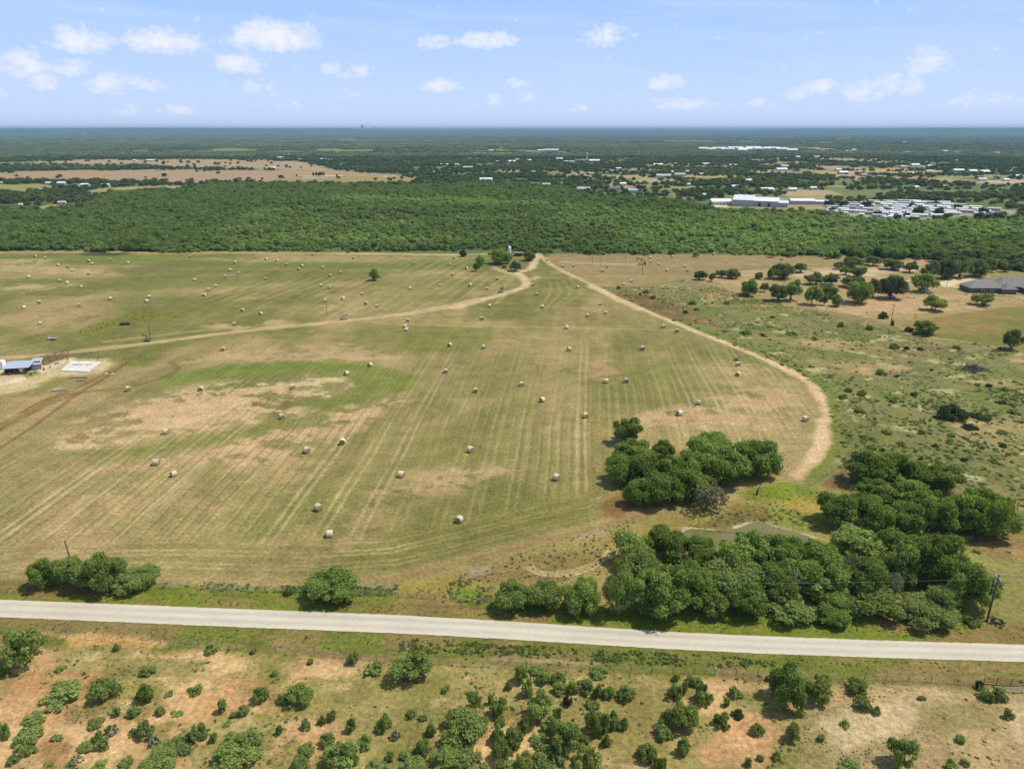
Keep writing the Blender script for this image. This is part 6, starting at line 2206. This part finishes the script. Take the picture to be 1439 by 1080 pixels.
# ------------------------------------------------------------------ labels: what sets each repeat apart
MARKS = {
    'bales': [((526, 386), 'the lone field bush'), ((38, 512), 'the farm shed'), ((207, 475), 'the left pump jack'), ((112, 360), 'the dark wet hollow'), ((716, 350), 'the white silo'), ((902, 368), 'the far pump jack'), ((704, 409), 'the track-bend pump jack'),
              ((483, 448), 'the small middle pump jack'), ((882, 605), 'the field grove'), ((570, 533), 'the green crescent tip'), ((130, 803), 'the left roadside hedge'), ((470, 823), 'the round roadside bush'), ((1160, 570), 'the bare east track bend'), ((460, 434), 'the short field pole'),
              ((290, 370), 'the bare strip under the wood'), ((60, 400), 'the pale streak at far left'), ((950, 462), 'the east track junction'), ((840, 410), 'the start of the pasture'), ((240, 600), 'the biggest pale bare patch'), ((330, 400), 'the upper green band')],
    'shrubs on the ground below the road': [((578, 936), 'the big round bush'), ((30, 908), 'the left-edge tree'), ((332, 1052), 'the widest feathery bush'), ((1107, 962), 'the dense shady tree'), ((1268, 1058), 'the lone lower-right bush'), ((1395, 965), 'the pipe fence'), ((650, 1020), 'the middle thicket bush'),
                                            ((155, 1022), 'the clear-standing prickly pear'), ((105, 1068), 'the bottom prickly pear'), ((420, 978), 'the paired bushes on olive grass'), ((850, 945), 'the dark shrub by the verge'), ((1037, 1000), 'the dark yellow-flanked shrub'), ((960, 1010), 'the right thicket'), ((790, 1040), 'the lower middle thicket'), ((225, 1050), 'the lower left thicket'), ((545, 1010), 'the white-flowered pear'), ((720, 950), 'the upper middle thicket')],
    'bushes in the rough pasture': [((1340, 572), 'the big dark pasture bush'), ((1368, 518), 'the grey brush pile'), ((1300, 462), 'the round lawn bush'), ((1252, 440), 'the yard pole'), ((905, 408), 'the east field corner'), ((1240, 640), 'the pond-side grove'), ((1100, 425), 'the yard fence'), ((1160, 555), 'the bare track bend'), ((970, 420), 'the yard corner trees')],
    'trees on the bare yard and round the farmhouse': [((1303, 408), 'the white pickup'), ((1392, 402), 'the farmhouse'), ((1252, 440), 'the yard pole'), ((970, 392), 'the west corner of the yard'), ((1100, 412), 'the densest yard trees'), ((1150, 372), 'the back of the yard'), ((1210, 410), 'the white yard car')],
    'houses': [((824, 220), 'the pale water tower'), ((1397, 245), 'the lattice mast'), ((683, 254), 'the lone white barn'), ((1072, 284), 'the big warehouse'), ((1290, 295), 'the mobile home park'), ((150, 262), 'the far left lane'), ((118, 189), 'the white horizon tower'), ((450, 246), 'the dark tree row'), ((1045, 210), 'the white halls'),
               ((870, 265), 'the near settlement edge'), ((1150, 245), 'the tan lots'), ((510, 180), 'the skyline plant'), ((30, 275), 'the left wood edge'), ((200, 226), 'the upper tan field'), ((1340, 214), 'the right far clearing'), ((620, 232), 'the settlement west end')],
}
ENDS = {'trees of the field grove': 'leafy dark tree in the field grove', 'trees of the grove right of the pond': 'broad leafy tree in the grove right of the pond', 'trees of the long grove beside the road': 'green tree in the long roadside grove', 'bushy trees in the short hedge by the road': 'bushy tree in the short hedge by the road',
        'bushy trees in the left roadside hedge': 'bushy tree in the left roadside hedge', 'dark trees among the mobile homes': 'dark tree among the white mobile homes', 'row of dark trees on the far tan field': 'dark upright tree in the row on the far field', 'halls': 'white long-roofed hall in the bright far cluster'}


def label_all():
    groups = {}
    for d in REG:
        groups.setdefault(d['group'], []).append(d)
    for g, ds in groups.items():
        if g in ENDS:
            for i, d in enumerate(sorted(ds, key=lambda q: q['px'])):
                d['o']['label'] = f"{ENDS[g]}, {ORD[i]} from its left end" if g != 'dark trees among the mobile homes' else f"{ENDS[g]}, {ORD[i]} from the left"
            continue
        marks = MARKS[g]
        best = {}
        for d in ds:
            k = min(range(len(marks)), key=lambda j: math.hypot(d['px'] - marks[j][0][0], 2.0 * (d['py'] - marks[j][0][1])))
            best.setdefault(k, []).append(d)
        for k, lst in best.items():
            (mx, my), nm = marks[k]
            lst.sort(key=lambda d: math.hypot(d['px'] - mx, 2.0 * (d['py'] - my)))
            for i, d in enumerate(lst):
                dx, dy = d['px'] - mx, 2.0 * (d['py'] - my)
                side = ('right of' if dx > 0 else 'left of') if abs(dx) > abs(dy) else ('in front of' if dy > 0 else 'beyond')
                nn = d['noun']
                look = (d['look'] or 'dark leafy')
                rank = '' if i == 0 else ORD[i] + ' '
                what = f'hay bale' if nn == 'bale' else f'{look} {d["o"]["category"]}'
                lab = f'{what} {side} {nm}, {rank}nearest {nn} to it'
                if len(lab.replace('-', ' ').split()) > 16:
                    lab = f'{d["o"]["category"]} {side} {nm}, {rank}nearest {nn} to it'
                d['o']['label'] = lab


label_all()
